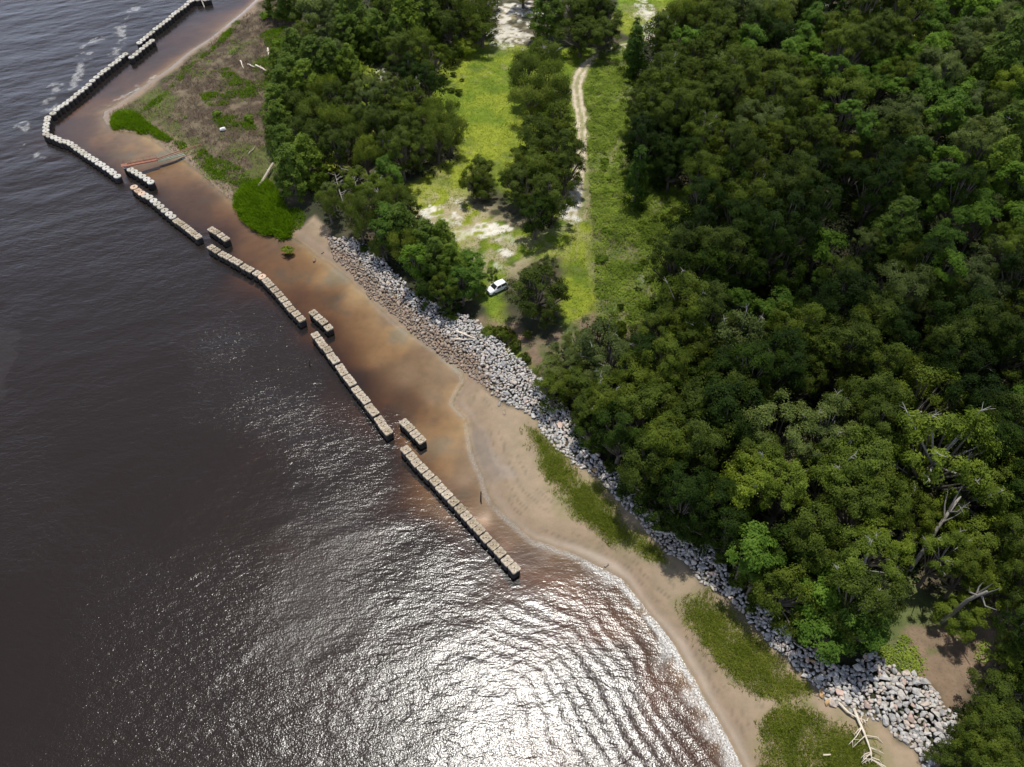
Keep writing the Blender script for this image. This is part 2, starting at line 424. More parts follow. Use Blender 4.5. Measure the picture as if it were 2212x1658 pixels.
# pale sand shows through
wm = np.zeros(X.shape)
for a, b, rx, ry, st in WHITE:
    x0, y0, _ = G(a, b, 2.2); k = kpx(b, 2.2)
    rxm = rx / k; y1 = G(a, b - ry, 2.2)[1] - y0
    q = np.sqrt(((X - x0) / rxm) ** 2 + ((Y - y0) / y1) ** 2)
    wm = np.maximum(wm, st * sstep(.25, -.25, q - 1 + (fbm(X, Y, 3.2, 35) - .5) * 2.6) * sstep(.34, .52, fbm(X, Y, 1.3, 36, 2)))
for a, b, rx, ry, st in WHITE[:15]:
    x0, y0, _ = G(a, b, 2.2)
    halo = np.exp(-((X - x0) ** 2 + (Y - y0) ** 2) / 60.0) * st
    base = mix(base, A(.40, .33, .20), np.clip(halo, 0, .8) * sstep(.35, .6, n2))
rut = W2([(1236, 470), (1242, 520), (1236, 560), (1224, 545), (1180, 560), (1120, 590), (1094, 606)], 2.2)
rq = np.abs(dist_line(X, Y, rut) - .8)
base = mix(base, A(.33, .30, .13), sstep(.5, .1, rq + (n2 - .5) * .5) * .45)
rd = dist_line(X, Y, ROAD)
base = mix(base, A(.17, .21, .035), sstep(3.6, 1.6, rd) * .8)
base = mix(base, A(.46, .37, .25), sstep(2.3, 1.4, rd + (n2 - .5) * 2) * .55)
base = mix(base, A(.60, .50, .37), sstep(.62, .35, np.abs(rd - .95) + (n2 - .5) * .9) * sstep(.30, .45, n1 + .12))
base = mix(base, A(.72, .66, .57), wm)
bch = pmask(X, Y, BEACH, 1.5, .6, 4, 24)
dry = mix(A(.345, .255, .17) * np.ones(X.shape + (3,)), A(.295, .22, .15), sstep(.3, .7, n3))
sandm = np.maximum(bch, sstep(7.5, 4.5, SD + (n1 - .5) * 3) * (1 - mar * .0) * (SD > -60))
wetf = sstep(7.5, .6, SD + (fbm(X, Y, 12, 36) - .5) * 3.5)
dry = mix(dry, A(.25, .175, .115), wetf)
for lv, wd_ in ((2.6, .16), (3.9, .12), (5.6, .14), (7.6, .10)):
    q_ = np.abs(SD - lv + (fbm(X, Y, 10, 46) - .5) * 3.0 + (fbm(X, Y, 2, 47) - .5) * .6)
    dry = mix(dry, A(.13, .10, .07), sstep(wd_ * 2.2, 0, q_) * sstep(.42, .60, fbm(X, Y, 3.5, 48)) * .55)
# the shallow runnel that drains across the beach
RUN = W2([(1012, 905), (1040, 930), (1075, 985), (1112, 1035), (1048, 1045), (1030, 1000), (1016, 950)])
rn = pmask(X, Y, RUN, 3.0, 2.2, 3, 37)
dry = mix(dry, A(.215, .17, .135), rn * .75)
dark = sstep(.56, .75, fbm(X * .5 + Y * .8, Y * .5 - X * .8, 5, 38)) * bch * .25
dry = mix(dry, A(.20, .15, .11), dark)
edge = sstep(5.5, 2.2, SD + (fbm(X, Y, 5, 39) - .5) * 4)
base = mix(base, dry, np.clip(np.maximum(bch, edge * (SD > 0)), 0, 1))
for P_ in REEDS:
    base = mix(base, A(.20, .185, .08), pmask(X, Y, W2(P_, .6), 7, 3.5, 4, 44) * sstep(.3, .6, fbm(X, Y, 2.0, 45, 3)) * .8)
under = (SD < 0.4)
bed = mix(A(.50, .355, .19) * np.ones(X.shape + (3,)), A(.33, .24, .15), sstep(.4, .65, n1))
bed = mix(bed, A(.30, .30, .24), sstep(.6, .74, fbm(X, Y, 5, 40)) * .6 * (SD > -14))
base = mix(base, bed, sstep(.6, -1.0, SD))
smo = np.clip(np.maximum(bch, edge), 0, 1)
base = base * (1 + (.28 * n4 - .14) * (1 - .85 * smo))[..., None]
wet = np.clip(sstep(3.2, .3, SD + (fbm(X, Y, 12, 36) - .5) * 2.5) + rn, 0, 1) * np.maximum(bch, edge)

NX, NY = len(gx), len(gy)
def gridfaces(nx, ny):
    i = np.arange(nx - 1)[None, :] + nx * np.arange(ny - 1)[:, None]
    return np.stack([i, i + 1, i + nx + 1, i + nx], -1).reshape(-1, 4)
m = NT("ground_cover")
at = m.n('Attribute', attribute_name='col'); wt = m.n('Attribute', attribute_name='wet')
geo = m.n('NewGeometry').outputs['Position']
nf = m.noise(geo, 2.3, 6, .65)
nm = m.noise(geo, .5, 5, .6)
sm = m.n('Attribute', attribute_name='smooth'); rf = m.math('SUBTRACT', 1.0, m.math('MULTIPLY', sm.outputs['Fac'], .8))
c = m.mixc(rf, at.outputs['Color'], m.mul(at.outputs['Color'], m.ramp(nf, [(.28, .66), (.5, 1.0), (.72, 1.0)])))
c = m.mul(c, m.ramp(nm, [(.3, (.78, .82, .8)), (.7, (1, 1, 1))]))
b = m.n('BsdfPrincipled'); m.l(c, b.inputs['Base Color'])
m.l(m.math('SUBTRACT', .95, m.math('MULTIPLY', wt.outputs['Fac'], .66)), b.inputs['Roughness'])
b.inputs['Specular IOR Level'].default_value = .35
bp = m.n('Bump', i_Strength=.8, i_Distance=.25)
dryf = m.math('SUBTRACT', 1.0, wt.outputs['Fac'])
m.l(m.math('MULTIPLY', m.noise(geo, 1.6, 7, .65), m.math('MULTIPLY', dryf, rf)), bp.inputs['Height']); m.l(bp.outputs[0], b.inputs['Normal'])
m.l(b.outputs[0], m.out.inputs[0])
me = mesh_np('ground', np.stack([X, Y, H], -1).reshape(-1, 3), gridfaces(NX, NY), m.m, True,
             {'col': base.reshape(-1, 3), 'wet': wet.ravel(), 'smooth': smo.ravel()})
tag(link(bpy.data.objects.new('ground', me)), kind='structure')

# ------------------------------------------------------------------ water
wx = axis(-205, 95, .4, -3600, 3000, 20); wy = axis(14, 330, .4, -2500, 4200, 20)
XW, YW = np.meshgrid(wx, wy)
near = (XW > -206) & (XW < 96)
DW = np.interp(0, [0, 1], [0, 1]) + np.zeros(XW.shape)
hW = sample(XW.ravel(), YW.ravel()).reshape(XW.shape)
sdW = sdist(XW, YW, LAND)
dep = np.clip(-hW, 0, 6)
# turbid patches make the lagoon look deeper or shallower
tur = 1 + .18 * (fbm(XW, YW, 16, 51) - .5) * 2 + .15 * (fbm(XW * .6, YW, 4, 52) - .5) * 2
dv = dep * tur * (1 - .2 * sstep(2.2, 1.0, dep))
Kc = np.array([.92, 1.20, 1.44])
TR = np.exp(-dv[..., None] * Kc)
# swell that bends round the end of the wall and runs up the beach
ang = np.maximum(-sdW, 0)
ex, ey, _ = G(1128, 1235)
open_ = sstep(-6, 14, (XW - ex) * .55 - (YW - ey) * .83) * sstep(56, 14, ang)
lam = 3.1 + .03 * ang
ph = 2 * math.pi * (ang + (fbm(XW, YW, 22, 53, 2) - .5) * 9 + (fbm(XW, YW, 5, 57, 2) - .5) * 1.5) / 2.3
sw = (1 - np.abs(np.sin(ph / 2))) ** 1.6 - .35
brk = fbm(XW, YW, 9, 54)
ZW = open_ * sw * .036 * sstep(.2, 1.8, ang) * (.15 + 1.5 * sstep(.34, .66, brk)) * (.5 + fbm(XW, YW, 4.5, 59, 2))
# cross chop out in the open water
th = R(24)
u_ = XW * math.cos(th) + YW * math.sin(th); v_ = -XW * math.sin(th) + YW * math.cos(th)
outer = sstep(.9, 2.4, dep)
farr = sstep(110, 200, YW)
ZW = ZW + outer * (.13 + .22 * farr) * (fbm(u_ * .42, v_, 3.2, 55, 3) - .5) + outer * (.12 + .2 * farr) * (fbm(u_ * .35, v_, 7.5, 56, 2) - .5)
ZW = ZW + (1 - outer) * .012 * (fbm(XW, YW, 1.6, 58, 2) - .5)
# foam
fo = np.zeros(XW.shape)
for pts, wdt in (([(103, 235), (108, 208), (118, 200), (130, 180), (108, 186)], 1.6), ([(160, 190), (165, 165), (180, 130), (190, 115)], 1.1), ([(245, 120), (255, 100), (262, 75), (275, 40), (290, 18)], 1.3),
                 ([(170, 120), (185, 95), (220, 82)], .9), ([(100, 243), (104, 215), (115, 195)], 2.0), ([(225, 232), (250, 218), (300, 190), (340, 168)], .6), ([(52, 270), (60, 300), (48, 320)], .7), ([(75, 330), (85, 345)], .7)):
    q = dist_line(XW, YW, W2(pts))
    fo = np.maximum(fo, sstep(wdt, 0, q * .7 + (fbm(XW, YW, 3.0, 61) - .5) * 4.2 + (fbm(XW, YW, 1.0, 62, 2) - .5) * 1.2))
lace = fbm(XW, YW, 2.4, 63, 4)
wash = sstep(4.2, .4, ang + (fbm(XW, YW, 7, 64) - .5) * 3.0) * sstep(.38, .60, lace) * open_
fo = np.maximum(fo * .42 * sstep(.40, .62, fbm(XW, YW, 1.8, 70, 3)), wash * .7)
rim = sstep(.75, .1, np.abs(ang - .6 + (fbm(XW, YW, 6, 65) - .5) * 1.0)) * (.25 + .75 * open_) * sstep(.22, .42, fbm(XW, YW, 3, 66))
fo = np.maximum(fo, rim * sstep(300, 1100, toimg(XW, YW, 0)[1]))
# still slicks and wind-rough patches
rough = .55 + .45 * sstep(.35, .60, fbm(XW * .8 + YW * .3, YW, 26, 67, 3))
lag = sstep(2.6, 1.2, dep)
rough = np.maximum(rough * (1 - .72 * lag), open_ * .72)
SL = W2([(640, 1110), (760, 1060), (840, 1130), (790, 1250), (760, 1340), (700, 1400), (600, 1400), (590, 1250)])
SL2 = W2([(-20, 700), (20, 712), (42, 722), (30, 780), (10, 830), (-20, 900)])  # rough cat's paw
slick = np.maximum(pmask(XW, YW, SL, 13, 5, 7, 68) * .5, pmask(XW, YW, SL2, 1.5, 2.0, 3, 69) * .7)

SPK = W2([(300, 740), (500, 670), (700, 800), (860, 960), (760, 1020), (600, 1000), (420, 900)])
GL = W2([(540, 1400), (560, 1240), (640, 1120), (800, 1000), (940, 1010), (1110, 1240), (1200, 1330), (1350, 1720), (520, 1720)])
rough = np.maximum(rough, 1.45 * pmask(XW, YW, SPK, 34, 14, 12, 71))
rough = np.maximum(rough, (.30 + .5 * fbm(XW, YW, 9, 72)) * pmask(XW, YW, GL, 10, 6, 9, 73))
CORE = W2([(930, 1330), (1150, 1290), (1400, 1450), (1560, 1700), (900, 1720), (860, 1500)])
cm_ = .8 * pmask(XW, YW, CORE, 22, 6, 12, 74)
rough = rough * (1 - cm_) + np.minimum(rough, .38 + .4 * fbm(XW, YW, 5, 75)) * cm_
m = NT("river_water")
tr = m.n('Attribute', attribute_name='tr'); fa = m.n('Attribute', attribute_name='foam'); ra = m.n('Attribute', attribute_name='chop'); sa = m.n('Attribute', attribute_name='slick')
geo = m.n('NewGeometry').outputs['Position']
mp = m.n('Mapping'); mp.inputs['Rotation'].default_value = (0, 0, R(-26)); mp.inputs['Scale'].default_value = (.5, 1, 1); m.l(geo, mp.inputs['Vector'])
v = mp.outputs[0]
h1 = m.noise(v, .62, 2, .5, .6); h2 = m.noise(v, 1.55, 2, .55, .3); h3 = m.noise(geo, 3.4, 2, .6)
hh = m.math('ADD', m.math('ADD', m.math('MULTIPLY', h1, .13), m.math('MULTIPLY', h2, .085)), m.math('MULTIPLY', h3, .050))
hh = m.math('MULTIPLY', hh, ra.outputs['Fac'])
hh = m.math('ADD', hh, m.math('MULTIPLY', h3, m.math('MULTIPLY', sa.outputs['Fac'], .03)))
bp = m.n('Bump', i_Strength=1.0, i_Distance=1.0); m.l(hh, bp.inputs['Height'])
t_ = m.n('BsdfTransparent'); m.l(tr.outputs['Color'], t_.inputs[0])
inv = m.n('Invert'); m.l(tr.outputs['Color'], inv.inputs['Color'])
df = m.n('BsdfDiffuse'); m.l(m.mul(inv.outputs[0], (.0185, .0135, .0118)), df.inputs[0])
ad = m.n('AddShader'); m.l(t_.outputs[0], ad.inputs[0]); m.l(df.outputs[0], ad.inputs[1])
gl = m.n('BsdfGlossy'); m.l(bp.outputs[0], gl.inputs['Normal'])
m.l(m.math('ADD', .20, m.math('MULTIPLY', sa.outputs['Fac'], .16)), gl.inputs['Roughness'])
fr = m.n('Fresnel', i_IOR=1.38); m.l(bp.outputs[0], fr.inputs['Normal'])
mx = m.n('MixShader'); m.l(fr.outputs[0], mx.inputs[0]); m.l(ad.outputs[0], mx.inputs[1]); m.l(gl.outputs[0], mx.inputs[2])
fd = m.n('BsdfDiffuse', i_Color=(.72, .71, .68, 1))
fn = m.noise(geo, 3.5, 4, .7)
ff = m.math('MULTIPLY', fa.outputs['Fac'], m.ramp(fn, [(.40, .15), (.60, 1)]))
mx2 = m.n('MixShader'); m.l(ff, mx2.inputs[0]); m.l(mx.outputs[0], mx2.inputs[1]); m.l(fd.outputs[0], mx2.inputs[2])
m.l(mx2.outputs[0], m.out.inputs[0])
me = mesh_np('river', np.stack([XW, YW, ZW], -1).reshape(-1, 3), gridfaces(len(wx), len(wy)), m.m, True,
             {'tr': TR.reshape(-1, 3), 'foam': fo.ravel(), 'chop': rough.ravel(), 'slick': slick.ravel()})
tag(link(bpy.data.objects.new('river_water', me)), kind='structure')
# ------------------------------------------------------------------ breakwater of capped concrete piles
def conc_mat(name, lo, hi, bump=.06):
    m = NT(name)
    tc = m.n('TexCoord').outputs['Object']; geo = m.n('NewGeometry').outputs['Position']
    f = m.noise(geo, 2.6, 6, .7); g = m.noise(tc, 6.0, 4, .7)
    c = m.ramp(f, [(.34, lo), (.62, hi)])
    c = m.mul(c, m.ramp(g, [(.32, .62), (.52, 1.0)]))
    oi = m.n('ObjectInfo'); c = m.mul(c, m.ramp(oi.outputs['Random'], [(0, (.70, .67, .60)), (.5, (.90, .88, .84)), (1, (1, 1, 1))]))
    b = m.n('BsdfPrincipled', i_Roughness=.9); m.l(c, b.inputs['Base Color'])
    bp = m.n('Bump', i_Strength=.8, i_Distance=bump); m.l(f, bp.inputs['Height']); m.l(bp.outputs[0], b.inputs['Normal'])
    m.l(b.outputs[0], m.out.inputs[0]); return m.m
M_CAPW = conc_mat('pale_concrete', (.38, .355, .31), (.61, .585, .53))
M_CAPB = conc_mat('weathered_concrete', (.34, .28, .205), (.60, .52, .41))
M_CAPR = conc_mat('stained_concrete', (.42, .27, .17), (.66, .50, .38))
M_SHAFT = simple_mat('algae_and_shade_dark_concrete', (.020, .018, .015), .9, .4, 1.5)  # algae tone, with the shadow on the sides put into the colour too
M_HOLE = simple_mat('hole_dark', (.02, .018, .016), .95, .2)

def cap_mesh(name, outline, hole, z0, z1, mat, dish, ridge):
    """a cap: rim outline, dished top with ridges, a hole through the middle, an underside"""
    n = 32; V = []; F = []
    rings = [(1.0, z0), (1.0, z1 - .05), (.965, z1)]
    for f_, z in rings:
        for k in range(n):
            t = 2 * math.pi * k / n; r_ = outline(t) * f_
            V.append((r_ * math.cos(t), r_ * math.sin(t), z))
    for f_ in (.8, .55, .3):
        for k in range(n):
            t = 2 * math.pi * k / n
            ho = hole(t); r_ = ho + (outline(t) - ho) * f_
            V.append((r_ * math.cos(t), r_ * math.sin(t), z1 - dish * (1 - f_ ** 2) * (1 - ridge(t)) + random.uniform(-.012, .012)))
    for f_, z in ((1.0, z1 - dish * .6), (1.0, z1 - .6)):
        for k in range(n):
            t = 2 * math.pi * k / n; r_ = hole(t)
            V.append((r_ * math.cos(t), r_ * math.sin(t), z))
    nr = len(V) // n
    for i in range(nr - 1):
        for k in range(n):
            F.append((i * n + k, i * n + (k + 1) % n, (i + 1) * n + (k + 1) % n, (i + 1) * n + k))
    F.append(tuple(range(n - 1, -1, -1)))
    F.append(tuple((nr - 1) * n + k for k in range(n)))
    me = bpy.data.meshes.new(name); me.from_pydata(V, [], F)
    me.materials.append(mat); me.materials.append(M_HOLE)
    for i, p in enumerate(me.polygons):
        if i >= (nr - 2) * n and i < (nr - 1) * n or i == len(me.polygons) - 1: p.material_index = 1
    bm = bmesh.new(); bm.from_mesh(me); bmesh.ops.recalc_face_normals(bm, faces=bm.faces[:]); bm.to_mesh(me); bm.free()
    return me
def slot(t):
    a = abs((t + math.pi) % (2 * math.pi) - math.pi)
    return 1 / math.hypot(math.cos(t) / (.46 if a < 1.57 else .18), math.sin(t) / .15)
rnd_out = lambda t: 1.0 + .012 * math.sin(5 * t)
def sq_out(t):
    c, s_ = abs(math.cos(t)), abs(math.sin(t))
    r_ = .86 / (c ** 7 + s_ ** 7) ** (1 / 7)
    return r_ * (1 - .07 * max(0, math.cos(4 * t)) ** 2)
TOPZ = 1.85
caps_round = [cap_mesh('cap', rnd_out, slot, 1.55, TOPZ, mt, .03, lambda t: 0) for mt in (M_CAPW, M_CAPR, M_CAPB)]
caps_square = [cap_mesh('cap', sq_out, lambda t: .16 + .01 * math.sin(3 * t + q), 1.5, TOPZ, mt, .30, lambda t: max(0, -math.cos(4 * t)) ** 2) for q, mt in ((0, M_CAPB), (1, M_CAPB), (2, M_CAPR))]
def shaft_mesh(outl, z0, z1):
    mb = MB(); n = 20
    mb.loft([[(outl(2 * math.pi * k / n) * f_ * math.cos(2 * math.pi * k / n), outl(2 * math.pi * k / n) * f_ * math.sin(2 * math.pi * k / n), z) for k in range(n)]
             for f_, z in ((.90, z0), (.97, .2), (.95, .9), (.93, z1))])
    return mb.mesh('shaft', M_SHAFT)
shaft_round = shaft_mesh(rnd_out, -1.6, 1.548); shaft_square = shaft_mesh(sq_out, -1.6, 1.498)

ORD = ['first', 'second', 'third', 'fourth', 'fifth', 'sixth', 'seventh', 'eighth', 'ninth', 'tenth', 'eleventh', 'twelfth', 'thirteenth', 'fourteenth', 'fifteenth',
       'sixteenth', 'seventeenth', 'eighteenth', 'nineteenth', 'twentieth', 'twenty-first', 'twenty-second', 'twenty-third', 'twenty-fourth', 'twenty-fifth', 'twenty-sixth', 'twenty-seventh', 'twenty-eighth', 'twenty-ninth', 'thirtieth', 'thirty-first', 'thirty-second', 'thirty-third', 'thirty-fourth']
def Z2(pts): return [((x / 6.142 + 480) * .576, (y / 6.142) * .576) for x, y in pts]
def Z1(pts): return [((x / 4.606 + 140) * .576, (y / 4.606 + 400) * .576) for x, y in pts]
def Z5(pts): return [((x / 9.2125 + 1800) * .576, (y / 9.2125 + 2000) * .576) for x, y in pts]
RUNS = [
 # name, points from its far/left end, shape per pile
 ('short row at the upper edge of the picture', Z2([(1610, -6), (1690, -25), (1770, -12), (1850, -30)]), 'r'),
 ('far row leading to the picture\'s upper edge', Z2([(1540, -55), (1470, 5), (1410, 40), (1345, 95), (1275, 150), (1210, 210), (1130, 270), (1060, 320), (995, 380), (925, 435), (855, 495), (780, 550), (705, 605), (630, 660), (555, 730), (485, 790), (410, 850), (330, 910), (255, 975)]), 'r'),
 ('short offset row of seven, far end of the lagoon', Z2([(545, 930), (470, 985), (395, 1050), (320, 1115), (240, 1185), (160, 1245), (75, 1320)]), 'r'),
 ('long far row above the wall\'s corner', T(0, 0, [(1080, 465), (1050, 490), (1018, 515), (990, 540), (960, 565), (925, 590), (893, 615), (865, 640), (832, 668), (798, 697), (765, 727), (730, 757), (697, 785), (665, 812), (633, 838), (598, 865), (563, 893), (525, 920), (487, 948), (453, 976)]) + Z1([(170, 180), (168, 235), (158, 297), (147, 350), (147, 410), (140, 468)]), 'r'),
 ('row running right from the wall\'s corner', Z1([(207, 497), (280, 528), (352, 558), (422, 588), (497, 608), (570, 640), (632, 682), (685, 722), (745, 762), (803, 805), (867, 845), (930, 885), (993, 925), (1053, 968), (1120, 1010), (1182, 1055), (1252, 1098), (1308, 1145), (1373, 1192)]), 'r'),
 ('short offset row touching the rusty gangway', Z1([(1535, 1025), (1605, 1080), (1672, 1115), (1742, 1160), (1815, 1207), (1885, 1250), (1955, 1300)]), 'r'),
 ('mixed row of round and square caps', Z1([(1665, 1385), (1735, 1440), (1800, 1490)]) + T(0, 415, [(1250, 22), (1290, 45), (1325, 72), (1357, 100), (1390, 127), (1420, 155), (1460, 185), (1492, 213), (1527, 243), (1563, 267), (1600, 295), (1637, 323), (1670, 350), (1707, 382)]), 'RbR' + 'r' * 8 + 's' * 6),
 ('short offset row of four opposite the marsh clump', T(0, 415, [(1828, 318), (1868, 343), (1908, 372), (1948, 402)]), 's'),
 ('long bent middle row of square blocks', T(0, 415, [(1825, 475), (1870, 503), (1920, 530), (1965, 555), (2015, 585), (2060, 608), (2110, 640), (2160, 668)]) + T(553, 415, [(5, 700), (50, 728), (88, 765), (123, 800), (160, 840), (197, 882), (232, 925), (270, 968), (305, 1010), (348, 1052), (387, 1095)]), 's' * 9 + 'R' + 's' * 9),
 ('short offset row of four in mid lagoon', T(553, 415, [(495, 1040), (535, 1078), (580, 1115), (625, 1165)]), 's'),
 ('middle straight row of square blocks', T(553, 415, [(515, 1235), (548, 1278), (580, 1320), (620, 1362), (650, 1410), (683, 1452), (728, 1510), (755, 1555), (795, 1605)]) + T(553, 829, [(825, -10), (865, 48), (905, 95), (945, 143), (980, 200), (1017, 245), (1065, 308), (1098, 362), (1138, 408)]), 's'),
 ('short offset row of four nearest the beach', T(553, 829, [(1280, 335), (1328, 380), (1377, 433), (1425, 482)]), 's'),
 ('longest near row ending in the sun glitter', T(553, 829, [(1293, 570), (1343, 625), (1388, 678), (1440, 732), (1492, 787), (1548, 840), (1600, 900), (1652, 960), (1706, 1017), (1762, 1077), (1817, 1138), (1875, 1200), (1930, 1263), (1988, 1328), (2049, 1392), (2109, 1457), (2169, 1526), (2230, 1593)]), 's'),
]
protos = {}
for ri, (rname, pts, kinds) in enumerate(RUNS):
    W = [G(a, b, TOPZ) for a, b in pts]
    nn = len(W)
    for i, (x, y, z) in enumerate(W):
        kd = kinds[i] if len(kinds) > 1 else kinds
        j0, j1 = max(0, i - 1), min(nn - 1, i + 1)
        ang_ = math.atan2(W[j1][1] - W[j0][1], W[j1][0] - W[j0][0]) + random.uniform(-.05, .05)
        round_ = kd in 'rR'
        key = kd + str(random.randrange(2 if kd == 's' else 1))
        if key not in protos:
            t = empty('breakwater_pile')
            cm = caps_round[0] if kd == 'r' else caps_round[1] if kd == 'R' else caps_square[2] if kd == 'b' else caps_square[int(key[1])]
            link(bpy.data.objects.new('cap', cm), t)
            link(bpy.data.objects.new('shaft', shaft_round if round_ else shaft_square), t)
            protos[key] = t
        else:
            src = protos[key]
            t = src.copy(); COL.objects.link(t)
            for ch in src.children:
                c_ = ch.copy(); COL.objects.link(c_); c_.parent = t
        t.location = (x, y, random.uniform(-.13, .09))
        t.rotation_euler = (random.uniform(-.035, .035), random.uniform(-.035, .035), math.radians(90) + random.uniform(-.4, .4) if round_ else ang_)
        s_ = .94 if round_ else (.98 if ri < 12 else 1.0)
        t.scale = (s_, s_, 1)
        shp = {'r': 'round pale pile', 'R': 'round rust-stained pile', 's': 'square dished block', 'b': 'orange-stained square block'}[kd]
        pos = 'last' if i == nn - 1 else ORD[i]
        tag(t, '%s %s of the %s' % (pos, shp, rname) if len(set(kinds)) == 1 or kd in 'b' else '%s, %s in the %s' % (shp, pos, rname),
            'concrete pile', 'concrete piles of the breakwater')
        if kd == 'r' and len(set(kinds)) > 1 or kd in 'Rs' and len(set(kinds)) > 1: pass

# ------------------------------------------------------------------ gangway collapsed onto the shore
M_RUST = simple_mat('rusty_steel', (.29, .115, .07), .75, .35, 1.2, bump=.01)
M_PLANK = simple_mat('mossy_plank', (.20, .22, .15), .85, .35, 1.0)
M_WOOD = simple_mat('grey_driftwood', (.42, .36, .29), .9, .3, 1.2, bump=.03)
M_WOODP = simple_mat('bleached_driftwood', (.62, .54, .43), .9, .25, 1.2, bump=.03)
M_POST = simple_mat('wet_dark_post', (.05, .04, .033), .7, .3)
def gp(x, y, z): return Vector(G(*T(0, 0, [(x, y)])[0], z))
def sled(pa, pb, wid, th_, name, mat, parent):
    d = (pb - pa); sd_ = Vector((-d.y, d.x, 0)).normalized() * wid / 2
    up = Vector((0, 0, th_)); mb = MB()
    mb.loft([[pa - sd_, pa + sd_, pa + sd_ + up, pa - sd_ + up], [pb - sd_, pb + sd_, pb + sd_ + up, pb - sd_ + up]])
    return mb.build(name, mat, parent)
A0 = gp(1080, 1437, 2.15); A1 = gp(1362, 1382, 1.5)
gw = empty('collapsed_gangway', A0)
gp0 = Vector(A0)
A0l, A1l = A0 - gp0, A1 - gp0
sled(A0l, A1l, 1.25, .12, 'deck', M_RUST, gw)
d_ = (A1l - A0l); sn = Vector((-d_.y, d_.x, 0)).normalized()
for s_ in (-.62, .62):
    mb = MB(); mb.tube([A0l + sn * s_ + Vector((0, 0, .26)), A1l + sn * s_ + Vector((0, 0, .26))], .1, 5); mb.build('side_beam', M_RUST, gw)
mb = MB(); q0 = A0l + sn * .62; q1 = A1l + sn * .62
mb.tube([q0 + Vector((0, 0, 1.1)), q1 + Vector((0, 0, 1.1))], .035, 5)
for k in range(6):
    p = q0.lerp(q1, k / 5); mb.tube([p + Vector((0, 0, .2)), p + Vector((0, 0, 1.1))], .03, 5)
mb.build('handrail', M_RUST, gw)
pts = [A0l + Vector((0, 0, .13))]; mb = MB()
mb.box(A0l + Vector((-.2, .1, .2)), (1.5, 1.3, .16), .4); mb.build('landing_plate', M_RUST, gw)
tag(gw, 'rusty red gangway lying from the lagoon piles towards the marsh', 'gangway')
B0 = gp(1352, 1376, 1.7); B1 = gp(1737, 1250, 2.0)
bw = empty('loose_rail', B0)
mb = MB(); mb.tube([Vector((0, 0, 0)), (B1 - B0) * .5 + Vector((0, 0, .12)), B1 - B0], .13, 6); mb.build('beam', M_RUST, bw)
mb = MB(); mb.tube([Vector((0, 0, -.45)), (B1 - B0) * .97 + Vector((.1, 0, -.35))], .07, 5)
mb.build('lower_rail', M_RUST, bw)
tag(bw, 'long orange rail slanting up from the gangway over green grass', 'rail')
C0 = gp(1368, 1396, .9); C1 = gp(1592, 1336, .9)
cw = empty('fallen_plank', C0)
sled(Vector((0, 0, 0)), C1 - C0, 1.1, .14, 'board', M_PLANK, cw)
mb = MB(); mb.tube([Vector((0, -.55, .1)), C1 - C0 + Vector((0, -.55, .1))], .08, 5); mb.build('edge_beam', M_PLANK, cw)
tag(cw, 'grey-green fallen walkway plank just below the orange rail', 'plank')

# ------------------------------------------------------------------ driftwood, posts, small things on the shore
def log_obj(a, b, r0, r1, name, label, cat, mat=M_WOOD, za=.3, zb=.3, bend=.15, n=5, stub=True):
    xa, ya, z0 = ground(*a); xb, yb, z1 = ground(*b)
    P0 = Vector((xa, ya, z0 + za)); P1 = Vector((xb, yb, z1 + zb)); d = P1 - P0
    t = empty(name, P0)
    pts = [d * f + Vector((random.uniform(-bend, bend), random.uniform(-bend, bend), random.uniform(0, bend) * .5)) * (0 if f in (0, 1) else 1) for f in np.linspace(0, 1, n)]
    mb = MB(); mb.tube(pts, [r0 + (r1 - r0) * f for f in np.linspace(0, 1, n)], 8); mb.build('trunk', mat, t, smooth=True)
    if stub:
        for k in range(2):
            p = d * random.uniform(.3, .8); q = p + Vector((random.uniform(-1, 1), random.uniform(-1, 1), .5)) * .7
            mb = MB(); mb.tube([p, q], [r1 * .6, r1 * .25], 5); mb.build('branch_stub', mat, t)
    tag(t, label, cat); return t
log_obj((561, 409), (592, 362), .42, .30, 'driftwood_log', 'thick grey log sloping down onto the bright marsh grass clump', 'driftwood log', za=.9, zb=1.2)
log_obj((553, 144), (579, 158), .32, .2, 'driftwood_log', 'pale log lying at the left edge of the far pines', 'driftwood log', M_WOODP, .4, .5)
log_obj((579, 107), (581, 128), .25, .15, 'driftwood_log', 'short upright-looking pale log above the far pale log', 'driftwood log', M_WOODP, .4, .5)
log_obj((520, 134), (527, 151), .22, .12, 'driftwood_log', 'small bleached log on brown marsh near a green patch', 'driftwood log', M_WOODP, .4, .4)
log_obj((535, 142), (552, 148), .2, .1, 'driftwood_log', 'thin pale log pointing at the far pale log', 'driftwood log', M_WOODP, .4, .4)
log_obj((538, 336), (552, 320), .15, .08, 'driftwood_log', 'slim grey log on brown marsh left of the pines', 'driftwood log', M_WOOD, .4, .4)
log_obj((985, 725), (1030, 742), .2, .12, 'driftwood_log', 'pale log lying across the rocks below the parked car', 'driftwood log', M_WOODP, 1.3, 1.3, stub=False)
log_obj((975, 742), (1028, 743), .16, .09, 'driftwood_log', 'thin pale log touching the rock slope\'s larger log', 'driftwood log', M_WOODP, 1.2, 1.2, stub=False)
log_obj((1776, 1634), (1792, 1633), .14, .11, 'driftwood_log', 'tiny white stick in the reeds at the bottom edge', 'driftwood log', M_WOODP, .5, .5, 0, 3, False)
x0, y0, z0 = ground(482, 283)
mb = MB(); mb.box((0, 0, .35), (1.7, 1.1, .5), .3, .8); mb.box((.2, .1, .68), (1.1, .7, .2), .3, .7); o = mb.build('washed_up_float', simple_mat('white_foam_block', (.8, .79, .76), .7, .08), bevel=.06)
